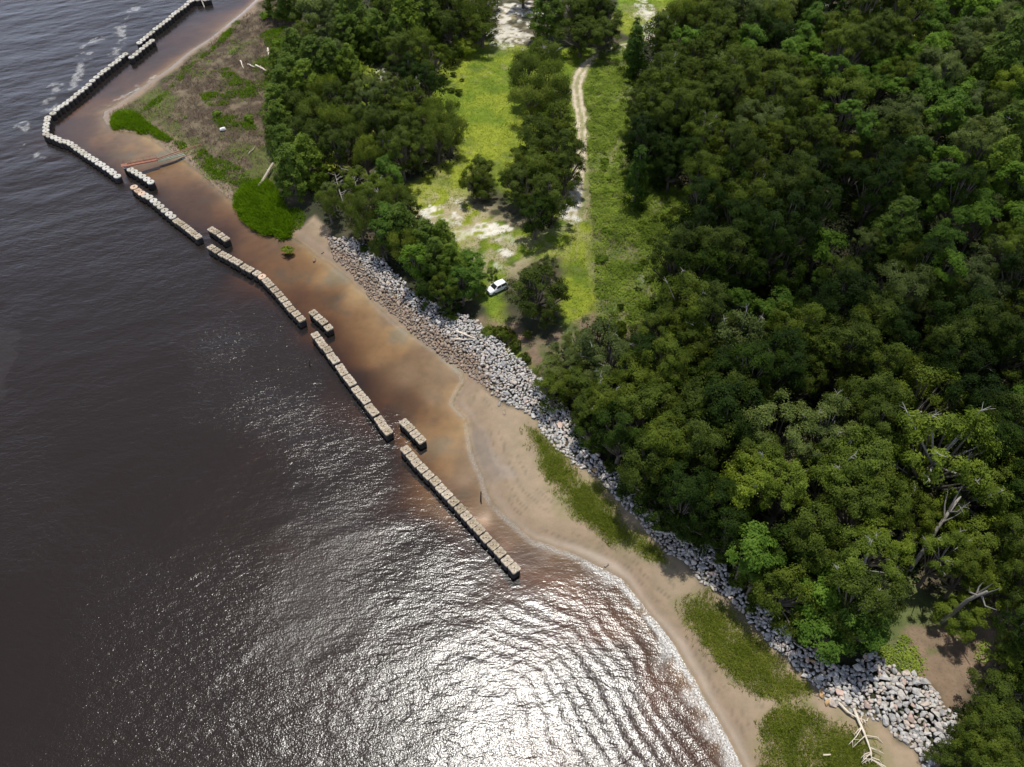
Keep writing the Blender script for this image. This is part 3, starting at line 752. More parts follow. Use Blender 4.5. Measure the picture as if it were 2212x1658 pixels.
o.location = (x0, y0, z0 + .2); tag(o, 'white float washed up on the brown marsh', 'float')
for (px, py), lean, hh_, lab in (((1038, 1081), (.15, 1.6), 2.4, 'thin dark post standing in water beside the near sandbar'), ((668, 790), (.3, 1.2), 1.6, 'short dark stake in open water left of the middle piles')):
    x0, y0, _ = G(px, py, 0); mb = MB()
    mb.tube([(0, 0, -1.0), (lean[0] * .4, .1, .5), (lean[0], .25, hh_)], [.16, .14, .11], 7)
    o = mb.build('mooring_post', M_POST); o.location = (x0, y0, 0); tag(o, lab, 'post')
# pole leaning off the topmost row
P = Vector(G(*Z2([(1680, -30)])[0], 2.2)); Q = Vector(G(*Z2([(1770, 200)])[0], -.3))
mb = MB(); mb.tube([Vector((0, 0, 0)), Q - P], [.22, .16], 8); o = mb.build('leaning_pole', M_WOODP); o.location = P
tag(o, 'pale pole leaning into the lagoon at the picture\'s upper edge', 'pole')

# ------------------------------------------------------------------ rocks
def rock_mesh(seed, big=False):
    r_ = random.Random(seed)
    bm = bmesh.new()
    for k in range(15):
        v = Vector((r_.gauss(0, 1), r_.gauss(0, 1), r_.gauss(0, 1))).normalized() * r_.uniform(.86, 1.05)
        bm.verts.new((v.x * .56 * r_.uniform(.9, 1.15), v.y * .43, v.z * .33))
    g_ = bmesh.ops.convex_hull(bm, input=bm.verts[:])
    loose = [v for v in bm.verts if not v.link_faces]
    if loose: bmesh.ops.delete(bm, geom=loose, context='VERTS')
    bmesh.ops.dissolve_limit(bm, angle_limit=R(14), verts=bm.verts[:], edges=bm.edges[:])
    bmesh.ops.bevel(bm, geom=bm.edges[:], offset=.025, segments=1, affect='EDGES', clamp_overlap=True)
    bmesh.ops.triangulate(bm, faces=bm.faces[:])
    bmesh.ops.recalc_face_normals(bm, faces=bm.faces[:])
    me = bpy.data.meshes.new('rock'); bm.to_mesh(me); bm.free(); return me
def rock_mat(name, lo, hi):
    m = NT(name); geo = m.n('NewGeometry').outputs['Position']
    oi = m.n('ObjectInfo'); isl = m.n('NewGeometry')
    f = m.noise(geo, 1.7, 6, .65)
    ra_ = m.math('ADD', oi.outputs['Random'], isl.outputs['Random Per Island']); ra_ = m.math('FRACT', ra_)
    c = m.ramp(f, [(.3, lo), (.65, hi)])
    c = m.mul(c, m.ramp(ra_, [(0, (.60, .60, .61)), (.35, (.97, .98, 1)), (.7, (1, .97, .94)), (.86, (1, .86, .76)), (1, (.8, .78, .76))]))
    # tide stain near the waterline, where the stone really is dark and brown
    sx = m.n('SeparateXYZ'); m.l(geo, sx.inputs[0])
    st = m.math('ADD', sx.outputs[2], m.math('MULTIPLY', m.noise(geo, .6, 3), .8))
    c = m.mixc(m.ramp(st, [(.0, 0), (.95, 0), (1.0, 1)]) if False else m.math('MULTIPLY', m.math('SUBTRACT', st, 1.6), 1.2, clamp=True), m.mul(c, (.62, .51, .42)), c)
    b = m.n('BsdfPrincipled', i_Roughness=.88); m.l(c, b.inputs['Base Color'])
    bp = m.n('Bump', i_Strength=.7, i_Distance=.05); m.l(m.noise(geo, 5, 5), bp.inputs['Height']); m.l(bp.outputs[0], b.inputs['Normal'])
    m.l(b.outputs[0], m.out.inputs[0]); return m.m
M_ROCK = rock_mat('granite', (.27, .255, .235), (.60, .575, .54))
M_OCH = simple_mat('ochre_stone', (.50, .32, .15), .9, .25, 2, bump=.04)
M_PINK = simple_mat('pinkish_stone', (.52, .38, .31), .9, .25, 2, bump=.04)
RM = [rock_mesh(100 + i) for i in range(12)]
for me in RM: me.materials.append(M_ROCK)
RMO = [rock_mesh(200 + i) for i in range(2)]
for me in RMO: me.materials.append(M_OCH)
RMP = [rock_mesh(210 + i) for i in range(2)]
for me in RMP: me.materials.append(M_PINK)
lo_, hi_ = RIP.min(0), RIP.max(0)
cand = rng.uniform(lo_, hi_, (170000, 2))
sdc = sdist(cand[:, 0], cand[:, 1], RIP) + (fbm(cand[:, 0], cand[:, 1], 2.5, 90) - .5) * .9
cand = cand[sdc > -.05]
keep = []; cells = {}
for (x, y) in cand:
    imx, imy = toimg(x, y, 1.5)
    big = imx > 1640
    s_ = (rng.uniform(1.25, 2.3) if rng.random() < .34 else rng.uniform(.85, 1.4)) * (.72 if big else .62)
    if imx < 1050: s_ *= .92
    md = s_ * .50
    c_ = (int(x // 2), int(y // 2)); ok = True
    for a in (-1, 0, 1):
        for b_ in (-1, 0, 1):
            for (qx, qy, qs) in cells.get((c_[0] + a, c_[1] + b_), ()):
                if (x - qx) ** 2 + (y - qy) ** 2 < (md + qs * .5) ** 2 * .32: ok = False; break
            if not ok: break
        if not ok: break
    if ok:
        cells.setdefault(c_, []).append((x, y, s_)); keep.append((x, y, s_, imx, imy))
extra = [(1829, 1568, .9), (1798, 1500, 1.1)]
keep.sort(key=lambda k: -k[2] * kpx(k[4], 1.0))
crz = sample(np.array([k[0] for k in keep]), np.array([k[1] for k in keep]))
tdist = np.array([dist_line(np.array([k[0]]), np.array([k[1]]), TOEW)[0] for k in keep])
VV = []; FF = []; off = 0; nind = 0
protoR = {}
def rock_place(i): return .02 + min(tdist[i], 6) * .13 + rng.uniform(-.1, .18)
for i, (x, y, s_, imx, imy) in enumerate(keep):
    z = crz[i] + rock_place(i) + s_ * .12
    rot = (rng.uniform(-.32, .32), rng.uniform(-.32, .32), rng.uniform(0, 6.28)); sc_ = (s_ * rng.uniform(.95, 1.15), s_ * rng.uniform(.9, 1.15), s_ * rng.uniform(.9, 1.3))
    if nind < 298 and -10 < imx < 2220 and imy < 1670:
        q = rng.random()
        kind_ = 'o' if q < .035 else 'p' if q < .09 else 'g'
        me = random.choice({'o': RMO, 'p': RMP, 'g': RM}[kind_])
        o = bpy.data.objects.new('boulder', me); COL.objects.link(o)
        o.location = (x, y, z); o.rotation_euler = rot; o.scale = sc_
        nind += 1
        o['px'] = imx; o['py'] = imy; o['knd'] = kind_; o['sz'] = s_
    else:
        me = RM[rng.integers(len(RM))]
        if me.name not in protoR:
            v = np.empty(len(me.vertices) * 3, np.float32); me.vertices.foreach_get('co', v)
            f = np.array([p.vertices[:] for p in me.polygons]); protoR[me.name] = (v.reshape(-1, 3), f)
        v, f = protoR[me.name]
        Mx = np.array(Matrix.LocRotScale((x, y, z), __import__('mathutils').Euler(rot), sc_))
        VV.append(v @ Mx[:3, :3].T + Mx[:3, 3]); FF.append(f + off); off += len(v)
# a bed of smaller stones below fills the gaps
cb = rng.uniform(lo_, hi_, (26000, 2)); cb = cb[sdist(cb[:, 0], cb[:, 1], RIP) > .1][:5200]
zb = sample(cb[:, 0], cb[:, 1])
tdb = dist_line(cb[:, 0], cb[:, 1], TOEW)
for (x, y), z, td in zip(cb, zb, tdb):
    me = RM[rng.integers(len(RM))]
    if me.name not in protoR:
        v = np.empty(len(me.vertices) * 3, np.float32); me.vertices.foreach_get('co', v)
        f = np.array([p.vertices[:] for p in me.polygons]); protoR[me.name] = (v.reshape(-1, 3), f)
    v, f = protoR[me.name]; s_ = rng.uniform(.5, .95)
    Mx = np.array(Matrix.LocRotScale((x, y, z - .05 + min(td, 6) * .12), __import__('mathutils').Euler((rng.uniform(-1, 1), rng.uniform(-1, 1), rng.uniform(0, 6))), (s_, s_, s_)))
    VV.append(v @ Mx[:3, :3].T + Mx[:3, 3]); FF.append(f + off); off += len(v)
me = mesh_np('riprap', np.concatenate(VV), np.concatenate(FF), M_ROCK)
tag(link(bpy.data.objects.new('riprap_stones', me)), 'grey granite riprap stones lining the bank above the sand', 'riprap stones', kind='stuff')
bl = [o for o in COL.objects if o.name.startswith('boulder')]
def rock_zone(px, py):
    if px > 1740: return 'rock apron by the beach corner'
    if px > 1590: return 'shaded rocks left of the rock apron'
    if px > 1440: return 'shaded rock strip above the lower reeds'
    if px > 1255: return 'rock strip behind the upper reeds'
    if px > 1040: return 'pale rock slope right of the parked car'
    return 'rock slope under the shoreline trees'
zones = {}
for o in bl: zones.setdefault(rock_zone(o['px'], o['py']), []).append(o)
SIDE = ['upper left', 'upper middle', 'upper right', 'middle left', 'centre', 'middle right', 'lower left', 'lower middle', 'lower right']
for zn, os_ in zones.items():
    xs = np.array([o['px'] for o in os_]); ys = np.array([o['py'] for o in os_])
    parts = {}
    for o in os_:
        gxx = int(np.clip((o['px'] - xs.min()) / (np.ptp(xs) + 1e-6) * 3, 0, 2)); gyy = int(np.clip((o['py'] - ys.min()) / (np.ptp(ys) + 1e-6) * 3, 0, 2))
        parts.setdefault((SIDE[gyy * 3 + gxx], o['knd']), []).append(o)
    for (sd_, kn), lst in parts.items():
        lst.sort(key=lambda o: -o['sz'])
        cname = {'g': 'grey', 'o': 'ochre', 'p': 'pinkish'}[kn]
        for j, o in enumerate(lst):
            rk = ['largest', 'second largest', 'third largest', 'fourth largest', 'fifth largest', 'sixth largest'][j] if j < 6 else None
            grp = 'boulders of the riprap'
            if len(lst) == 1: lab = 'only %s boulder, %s, %s' % (cname, sd_, zn)
            elif rk: lab = '%s %s boulder, %s, %s' % (rk, cname, sd_, zn)
            else:
                lab = 'smaller %s boulder, %s, %s' % (cname, sd_, zn); grp = 'smaller %s boulders, %s of the %s' % (cname, sd_, zn)
            tag(o, lab, 'boulder', grp)
for o in bl:
    for k in ('px', 'py', 'knd', 'sz'): del o[k]
for px, py, s_, lab in ((1860 / 1, 0, 0, ''),) if False else ((679.5, 561, 1.3, 'dark round rock alone in the shallows beside the pebbly sand'), (697, 547, .8, 'small dark rock at the water edge below the sand slope'),
    (1079, 874, 1.1, 'lone grey stone on the beach left of the rock slope'), (1089, 894, .8, 'small pale stone on the dry beach sand'), (783 + 527, 829 + 393, .9, 'dark stone in the wave wash below the beach'), (1776, 1499, 1.6, 'ochre boulder fallen on sand at the rock apron'), (1793, 1519, 1.8, 'large orange-brown boulder at the apron\'s sandy foot')):
    x0, y0, z0 = ground(px, py)
    o = bpy.data.objects.new('boulder', (RMO if 'o' in lab[:1] or 'orange' in lab else RM)[0]); COL.objects.link(o)
    o.location = (x0, y0, hz(x0, y0) + .12); o.scale = (s_, s_ * .9, s_); o.rotation_euler = (.1, .1, random.random() * 6)
    tag(o, lab, 'boulder')

# ------------------------------------------------------------------ the parked car (a large one)
M_PAINT = NT('white_car_paint'); b = M_PAINT.n('BsdfPrincipled', i_Roughness=.25, i_Base_Color=(.82, .82, .82, 1)); b.inputs['Coat Weight'].default_value = .6
M_PAINT.l(b.outputs[0], M_PAINT.out.inputs[0]); M_PAINT = M_PAINT.m
M_GLASS = simple_mat('tinted_car_glass', (.02, .022, .022), .08, .1)
M_TYRE = simple_mat('tyre_rubber', (.02, .02, .02), .9, .1)
M_ALLOY = simple_mat('alloy_wheel', (.35, .35, .36), .35, .1, metallic=.6)
M_LAMP = simple_mat('headlight_lens', (.75, .78, .8), .1, .05)
M_GRILL = simple_mat('black_grille', (.03, .03, .03), .5, .1)
M_RED = simple_mat('red_tail_lens', (.4, .02, .02), .2, .05)
pf = ground(1052, 626); pb = ground(1092, 604)
xc, yc, zc = ground(1074, 627)
fa_ = ground(1054, 640); ra2 = ground(1090, 622)
head = math.atan2(fa_[1] - ra2[1], fa_[0] - ra2[0])
car = empty('parked_suv', (xc, yc, hz(xc, yc) + .02), head)
def ring(x, hw, z0, z1, top=.86, sh=.75):
    m_ = z0 + (z1 - z0) * sh
    return [(x, -hw * .92, z0), (x, -hw, z0 + .18), (x, -hw, m_), (x, -hw * top, z1), (x, hw * top, z1), (x, hw, m_), (x, hw, z0 + .18), (x, hw * .92, z0)]
body = MB()
body.loft([ring(2.30, .70, .42, .80), ring(2.22, .84, .32, .95), ring(1.95, .92, .27, 1.02, .84), ring(1.15, .94, .27, 1.10, .86), ring(.95, .94, .27, 1.13, .93), ring(-.4, .95, .27, 1.15, .97), ring(-1.7, .94, .27, 1.16, .96), ring(-2.15, .90, .32, 1.10, .95), ring(-2.28, .82, .42, .95)])
bo = body.build('body', M_PAINT, car, bevel=.03)
cab = MB()
def cring(x, hw, z): return [(x, -hw, z), (x, hw, z)]
cab.loft([[(1.10, -.80, 1.09), (1.10, .80, 1.09), (1.06, .80, 1.12), (1.06, -.80, 1.12)], [(.98, -.86, 1.10), (.98, .86, 1.10), (.35, .69, 1.66), (.35, -.69, 1.66)],
          [(-.6, -.90, 1.13), (-.6, .90, 1.13), (-.6, .70, 1.73), (-.6, -.70, 1.73)], [(-2.0, -.87, 1.13), (-2.0, .87, 1.13), (-1.72, .66, 1.66), (-1.72, -.66, 1.66)], [(-2.14, -.80, 1.09), (-2.14, .80, 1.09), (-1.98, .6, 1.45), (-1.98, -.6, 1.45)]])
cab.build('roof', M_PAINT, car, bevel=.03)
mb = MB(); mb.loft([[(1.10, -.70, 1.14), (1.10, .70, 1.14), (1.13, .70, 1.16), (1.13, -.70, 1.16)], [(.42, -.61, 1.645), (.42, .61, 1.645), (.45, .61, 1.675), (.45, -.61, 1.675)]]); mb.build('windscreen', M_GLASS, car)
mb = MB(); mb.loft([[(-2.13, -.62, 1.22), (-2.13, .62, 1.22), (-2.20, .62, 1.24), (-2.20, -.62, 1.24)], [(-1.80, -.54, 1.62), (-1.80, .54, 1.62), (-1.84, .54, 1.66), (-1.84, -.54, 1.66)]]); mb.build('rear_window', M_GLASS, car)
for s_ in (-1, 1):
    for xa, xb, nm in ((.72, -.38, 'front_side_window'), (-.50, -1.78, 'rear_side_window')):
        mb = MB(); xt = xa - .38 if xa > 0 else xa; xu = xb if xa > 0 else xb + .18
        mb.loft([[(xa, s_ * .885, 1.18), (xb, s_ * .905, 1.18), (xb, s_ * .925, 1.18), (xa, s_ * .915, 1.18)], [(xt, s_ * .725, 1.60), (xu, s_ * .735, 1.60), (xu, s_ * .755, 1.62), (xt, s_ * .745, 1.62)]])
        mb.build(nm, M_GLASS, car)
    mb = MB(); mb.box((.78, s_ * 1.03, 1.17), (.16, .24, .17)); mb.build('wing_mirror', M_PAINT, car, bevel=.03)
    mb = MB(); mb.box((2.16, s_ * .66, .80), (.22, .34, .20), 0, .9); mb.build('headlight', M_LAMP, car, bevel=.03)
    mb = MB(); mb.box((-2.2, s_ * .74, .98), (.14, .2, .34)); mb.build('tail_light', M_RED, car, bevel=.02)
    for x_ in (1.42, -1.40):
        n_ = 18; w = empty('wheel', (x_, s_ * .86, .36)); w.parent = car
        mb = MB(); mb.loft([[(r2 * math.cos(2 * math.pi * k / n_), yy, r2 * math.sin(2 * math.pi * k / n_)) for k in range(n_)] for r2, yy in ((.33, -.12), (.36, -.09), (.36, .09), (.33, .12))]); mb.build('tyre', M_TYRE, w)
        mb = MB(); mb.loft([[(r2 * math.cos(2 * math.pi * k / n_), yy, r2 * math.sin(2 * math.pi * k / n_)) for k in range(n_)] for r2, yy in ((.22, s_ * .121), (.20, s_ * .135), (.05, s_ * .11))]); mb.build('rim', M_ALLOY, w)
mb = MB(); mb.box((2.27, 0, .74), (.10, 1.0, .24)); mb.build('grille', M_GRILL, car, bevel=.02)
mb = MB(); mb.box((2.26, 0, .46), (.12, 1.3, .14)); mb.build('bumper_vent', M_GRILL, car, bevel=.02)
car.scale = (1.1, 1.1, 1.1)
tag(car, 'white car with dark windows parked on grass beside a lone tree', 'car')
# ------------------------------------------------------------------ foliage
def cards(P, Nn, size, aspect=1.0, rs=rng, droop=0.0):
    """leaf-sized quads at points P, facing Nn with scatter"""
    n = len(P)
    Nn = Nn / (np.linalg.norm(Nn, axis=1, keepdims=True) + 1e-9)
    a = rs.normal(0, 1, (n, 3)); a = np.cross(Nn, a); a /= np.linalg.norm(a, axis=1, keepdims=True) + 1e-9
    if droop: a[:, 2] -= droop; a /= np.linalg.norm(a, axis=1, keepdims=True) + 1e-9
    b = np.cross(Nn, a)
    s = size * rs.uniform(.6, 1.35, (n, 1)) * .5
    a = a * s * aspect; b = b * s / aspect
    V = np.stack([P - a, P - b * .75 + a * .1, P + a, P + b * .75 + a * .1], 1)
    V += rs.normal(0, .1, V.shape) * s[:, None]
    F = np.arange(n * 4).reshape(n, 4)
    return V.reshape(-1, 3), F
def sph(n, rs, up=0.0):
    d = rs.normal(0, 1, (n, 3)); d /= np.linalg.norm(d, axis=1, keepdims=True)
    if up: d[:, 2] = d[:, 2] + up; d /= np.linalg.norm(d, axis=1, keepdims=True)
    return d

R0, ZC0 = 5.0, 6.0     # every tree is modelled 5 m in crown radius, crown centre 6 m up, then scaled
def tree_geo(kind, seed):
    rs = np.random.default_rng(seed); rp = random.Random(seed)
    lobes = []
    if kind == 'pine':
        for lv in range(9):
            z = 2.2 + lv * 1.02; rad = 3.9 * (1 - (lv / 9.5) ** 1.7) * (.75 + .25 * min(1, lv / 2))
            nb = 7 if lv < 7 else 4
            for k in range(nb):
                t = 2 * math.pi * (k + rs.uniform(-.3, .3)) / nb + lv
                rr = rad * rs.uniform(.55, 1.1)
                lobes.append((rr * math.cos(t), rr * math.sin(t), z + rs.uniform(-.3, .5), rs.uniform(.75, 1.25)))
        lobes.append((0, 0, 11.2, .9))
        per, sub, ssz, lsz, asp, up = 9, 24, .38, .34, 1.5, .8
    elif kind == 'oak':
        ax = [(rs.uniform(0, 6.28), rs.uniform(.72, 1.12)) for _ in range(3)]
        for k in range(44):                                   # one big dome of many small billows, lopsided
            d = sph(1, rs, .45)[0]; q = rs.uniform(.70, .98) if k > 8 else rs.uniform(.2, .6)
            t = math.atan2(d[1], d[0]); f = 1 + .13 * math.sin(2 * t + ax[0][0]) + .10 * math.sin(3 * t + ax[1][0])
            lobes.append((d[0] * R0 * q * f * .93, d[1] * R0 * q * f * .93, ZC0 + d[2] * 4.4 * q * (1 + .12 * math.sin(4 * t + ax[2][0])) - .3, rs.uniform(.55, 1.15)))
        per, sub, ssz, lsz, asp, up = 11, 30, .34, .23, 1.15, .25
    elif kind == 'round':                                     # broad leaved, bright, lumpy
        for k in range(24):
            d = sph(1, rs, .3)[0]; q = rs.uniform(.45, .85)
            lobes.append((d[0] * R0 * q * .9, d[1] * R0 * q * .9, ZC0 + d[2] * 5.0 * q, rs.uniform(.9, 1.5)))
        per, sub, ssz, lsz, asp, up = 10, 26, .36, .42, 1.1, .9
    elif kind == 'open':                                      # thin crown, limbs show
        for k in range(28):
            d = sph(1, rs, .45)[0]; q = rs.uniform(.5, 1.0)
            lobes.append((d[0] * R0 * q, d[1] * R0 * q, ZC0 + d[2] * 3.8 * q, rs.uniform(.65, 1.2)))
        per, sub, ssz, lsz, asp, up = 11, 34, .36, .25, 1.2, .5
    elif kind == 'willow':
        for k in range(20):
            d = sph(1, rs, .5)[0]; q = rs.uniform(.5, .85)
            lobes.append((d[0] * R0 * q, d[1] * R0 * q, ZC0 + d[2] * 3.9 * q, rs.uniform(.9, 1.4)))
        per, sub, ssz, lsz, asp, up = 16, 36, .40, .27, 1.5, .3
    elif kind == 'cedar':
        for lv in range(10):
            z = .8 + lv * 1.15; rad = 3.4 * (1 - lv / 10.5) + .2
            for k in range(6 if lv < 7 else 3):
                t = rs.uniform(0, 6.28); lobes.append((rad * math.cos(t) * .7, rad * math.sin(t) * .7, z, rs.uniform(.8, 1.2) * (1.2 - lv * .06)))
        per, sub, ssz, lsz, asp, up = 7, 22, .35, .32, 1.4, .7
    elif kind == 'bush':
        for k in range(16):
            d = sph(1, rs, .7)[0]; q = rs.uniform(.4, .8)
            lobes.append((d[0] * R0 * q, d[1] * R0 * q, max(1.0, 2.6 + d[2] * 3.6 * q), rs.uniform(1.2, 1.9)))
        per, sub, ssz, lsz, asp, up = 10, 26, .34, .55, 1.2, .6
    PV = []; PN = []
    for lx, ly, lz, lr in lobes:
        c = np.array([lx, ly, lz]); out = c - np.array([0, 0, ZC0 * .75]); out /= np.linalg.norm(out) + 1e-6
        d = sph(per, rs, .25); d = d + out * .45; d /= np.linalg.norm(d, axis=1, keepdims=True)
        sc = c + d * lr * np.array([1, 1, .72]) * rs.uniform(.75, 1.05, (per, 1))
        if kind == 'willow':
            k2 = rs.integers(0, per, per * 1); 
        for j in range(per):
            q = rs.normal(0, ssz * lr ** .5 * (.9 if kind != 'pine' else .7), (sub, 3))
            q[:, 2] *= .55 if kind != 'willow' else 1.25
            if kind == 'willow': q[:, 2] -= np.abs(rs.normal(0, .3, sub))
            PV.append(sc[j] + q); PN.append(d[j] * .85 + out * .8 + q * .4 + rs.normal(0, .38, (sub, 3)) + np.array([0, 0, up * .6]))
    P = np.concatenate(PV); N_ = np.concatenate(PN)
    return cards(P, N_, lsz, asp, rs, .9 if kind == 'willow' else 0), lobes
def trunk_geo(kind, lobes, seed, bare=0):
    rs = random.Random(seed); mb = MB()
    if kind in ('pine', 'cedar'):
        top = 10.8
        mb.tube([(0, 0, -.3), (.06, .05, top * .4), (-.05, .08, top * .75), (0, 0, top)], [.30, .23, .14, .04], 7)
        for l in lobes[::3]:
            mb.tube([(0, 0, l[2] - .3), (l[0] * .5, l[1] * .5, l[2] - .25), (l[0] * .95, l[1] * .95, l[2])], [.08, .05, .02], 4, False)
    elif kind == 'bush':
        for k in range(5):
            l = lobes[k]; mb.tube([(0, 0, -.2), (l[0] * .4, l[1] * .4, l[2] * .5), (l[0] * .9, l[1] * .9, l[2])], [.16, .1, .04], 5, False)
    else:
        f = Vector((rs.uniform(-.4, .4), rs.uniform(-.4, .4), 2.6))
        mb.tube([(0, 0, -.4), (f.x * .4, f.y * .4, 1.2), f], [.50, .40, .36], 8)
        for l in lobes:
            if rs.random() < .75:
                e = Vector(l[:3]); m1 = f.lerp(e, .5) + Vector((rs.uniform(-.4, .4), rs.uniform(-.4, .4), rs.uniform(-.5, .1)))
                mb.tube([f, m1, e], [.20, .13, .05], 5, False)
    return mb.mesh('trunk', None)
def bare_geo(lobes, seed, n=9, reach=1.25):
    """leafless grey twigs that stand out of the crown"""
    rs = random.Random(seed); mb = MB()
    for k in range(n):
        l = rs.choice(lobes[: max(6, len(lobes))]); e = Vector(l[:3]); c = Vector((0, 0, ZC0 * .7))
        o = (e - c).normalized(); o.z = abs(o.z) + .25
        p0 = Vector((0, 0, ZC0 * .7)); p1 = e + o * l[3] * .9 + Vector((rs.uniform(-.3, .3), rs.uniform(-.3, .3), 0)); p2 = p1 + o * l[3] * .5 * reach + Vector((rs.uniform(-.6, .6), rs.uniform(-.6, .6), .1))
        mb.tube([p0, p0.lerp(p1, .6), p1, p2], [.11, .09, .05, .018], 4, False)
        for q in range(3):
            b0 = p1.lerp(p2, rs.uniform(0, .6)); mb.tube([b0, b0 + Vector((rs.uniform(-.8, .8), rs.uniform(-.8, .8), rs.uniform(0, .4)))], [.035, .012], 3, False)
    return mb.mesh('bare_branch', None)

M_BARK = simple_mat('bark', (.11, .09, .07), .9, .35, 2.0)
M_TWIG = simple_mat('bleached_twigs', (.33, .305, .265), .9, .2, 2.0)
LM = {
 'o': leaf_mat('live_oak_leaves', (.020, .033, .005), (.112, .148, .022), .26),
 'd': leaf_mat('dark_or_shade_toned_leaves', (.008, .018, .003), (.040, .068, .009), .2),  # dark foliage, also carries shade put into the leaf colour
 'b': leaf_mat('bright_leaves', (.040, .088, .010), (.142, .232, .034), .32),
 'y': leaf_mat('yellow_green_leaves', (.045, .072, .008), (.205, .260, .036), .32),
 'g': leaf_mat('grey_green_leaves', (.040, .060, .014), (.160, .195, .060), .25),
 'w': leaf_mat('olive_drooping_leaves', (.048, .072, .010), (.182, .218, .040), .28),
 'p': leaf_mat('pine_needles', (.036, .066, .007), (.158, .222, .034), .24),
 's': leaf_mat('cedar_needles', (.022, .052, .006), (.090, .150, .020), .2),
}
KIND = {'o': ('oak', 4), 'd': ('oak', 3), 'b': ('round', 3), 'y': ('open', 3), 'g': ('open', 3), 'w': ('willow', 3), 'p': ('pine', 3), 's': ('cedar', 2), 'B': ('bush', 2), 'D': ('bush', 1)}
LM['B'] = LM['y']; LM['D'] = LM['o']
NAME = {'o': 'oak_tree', 'd': 'dark_or_shade_toned_tree', 'b': 'broadleaf_tree', 'y': 'open_crowned_tree', 'g': 'thin_crowned_tree', 'w': 'drooping_tree', 'p': 'pine_tree', 's': 'cedar_tree', 'B': 'bush', 'D': 'bush'}
geo_cache = {}
VAR = {}
sd_ = 500
for k, (gk, nv) in KIND.items():
    VAR[k] = []
    for i in range(nv):
        key = (gk, i)
        if key not in geo_cache:
            (v_, f_), lob = tree_geo(gk, sd_); sd_ += 1
            geo_cache[key] = (v_, f_, lob, trunk_geo(gk, lob, sd_), bare_geo(lob, sd_))
        v_, f_, lob, tm, bm_ = geo_cache[key]
        cm = mesh_np('crown', v_, f_, LM[k])
        if not tm.materials: tm.materials.append(M_BARK)
        if not bm_.materials: bm_.materials.append(M_TWIG)
        VAR[k].append((cm, tm, bm_, lob))

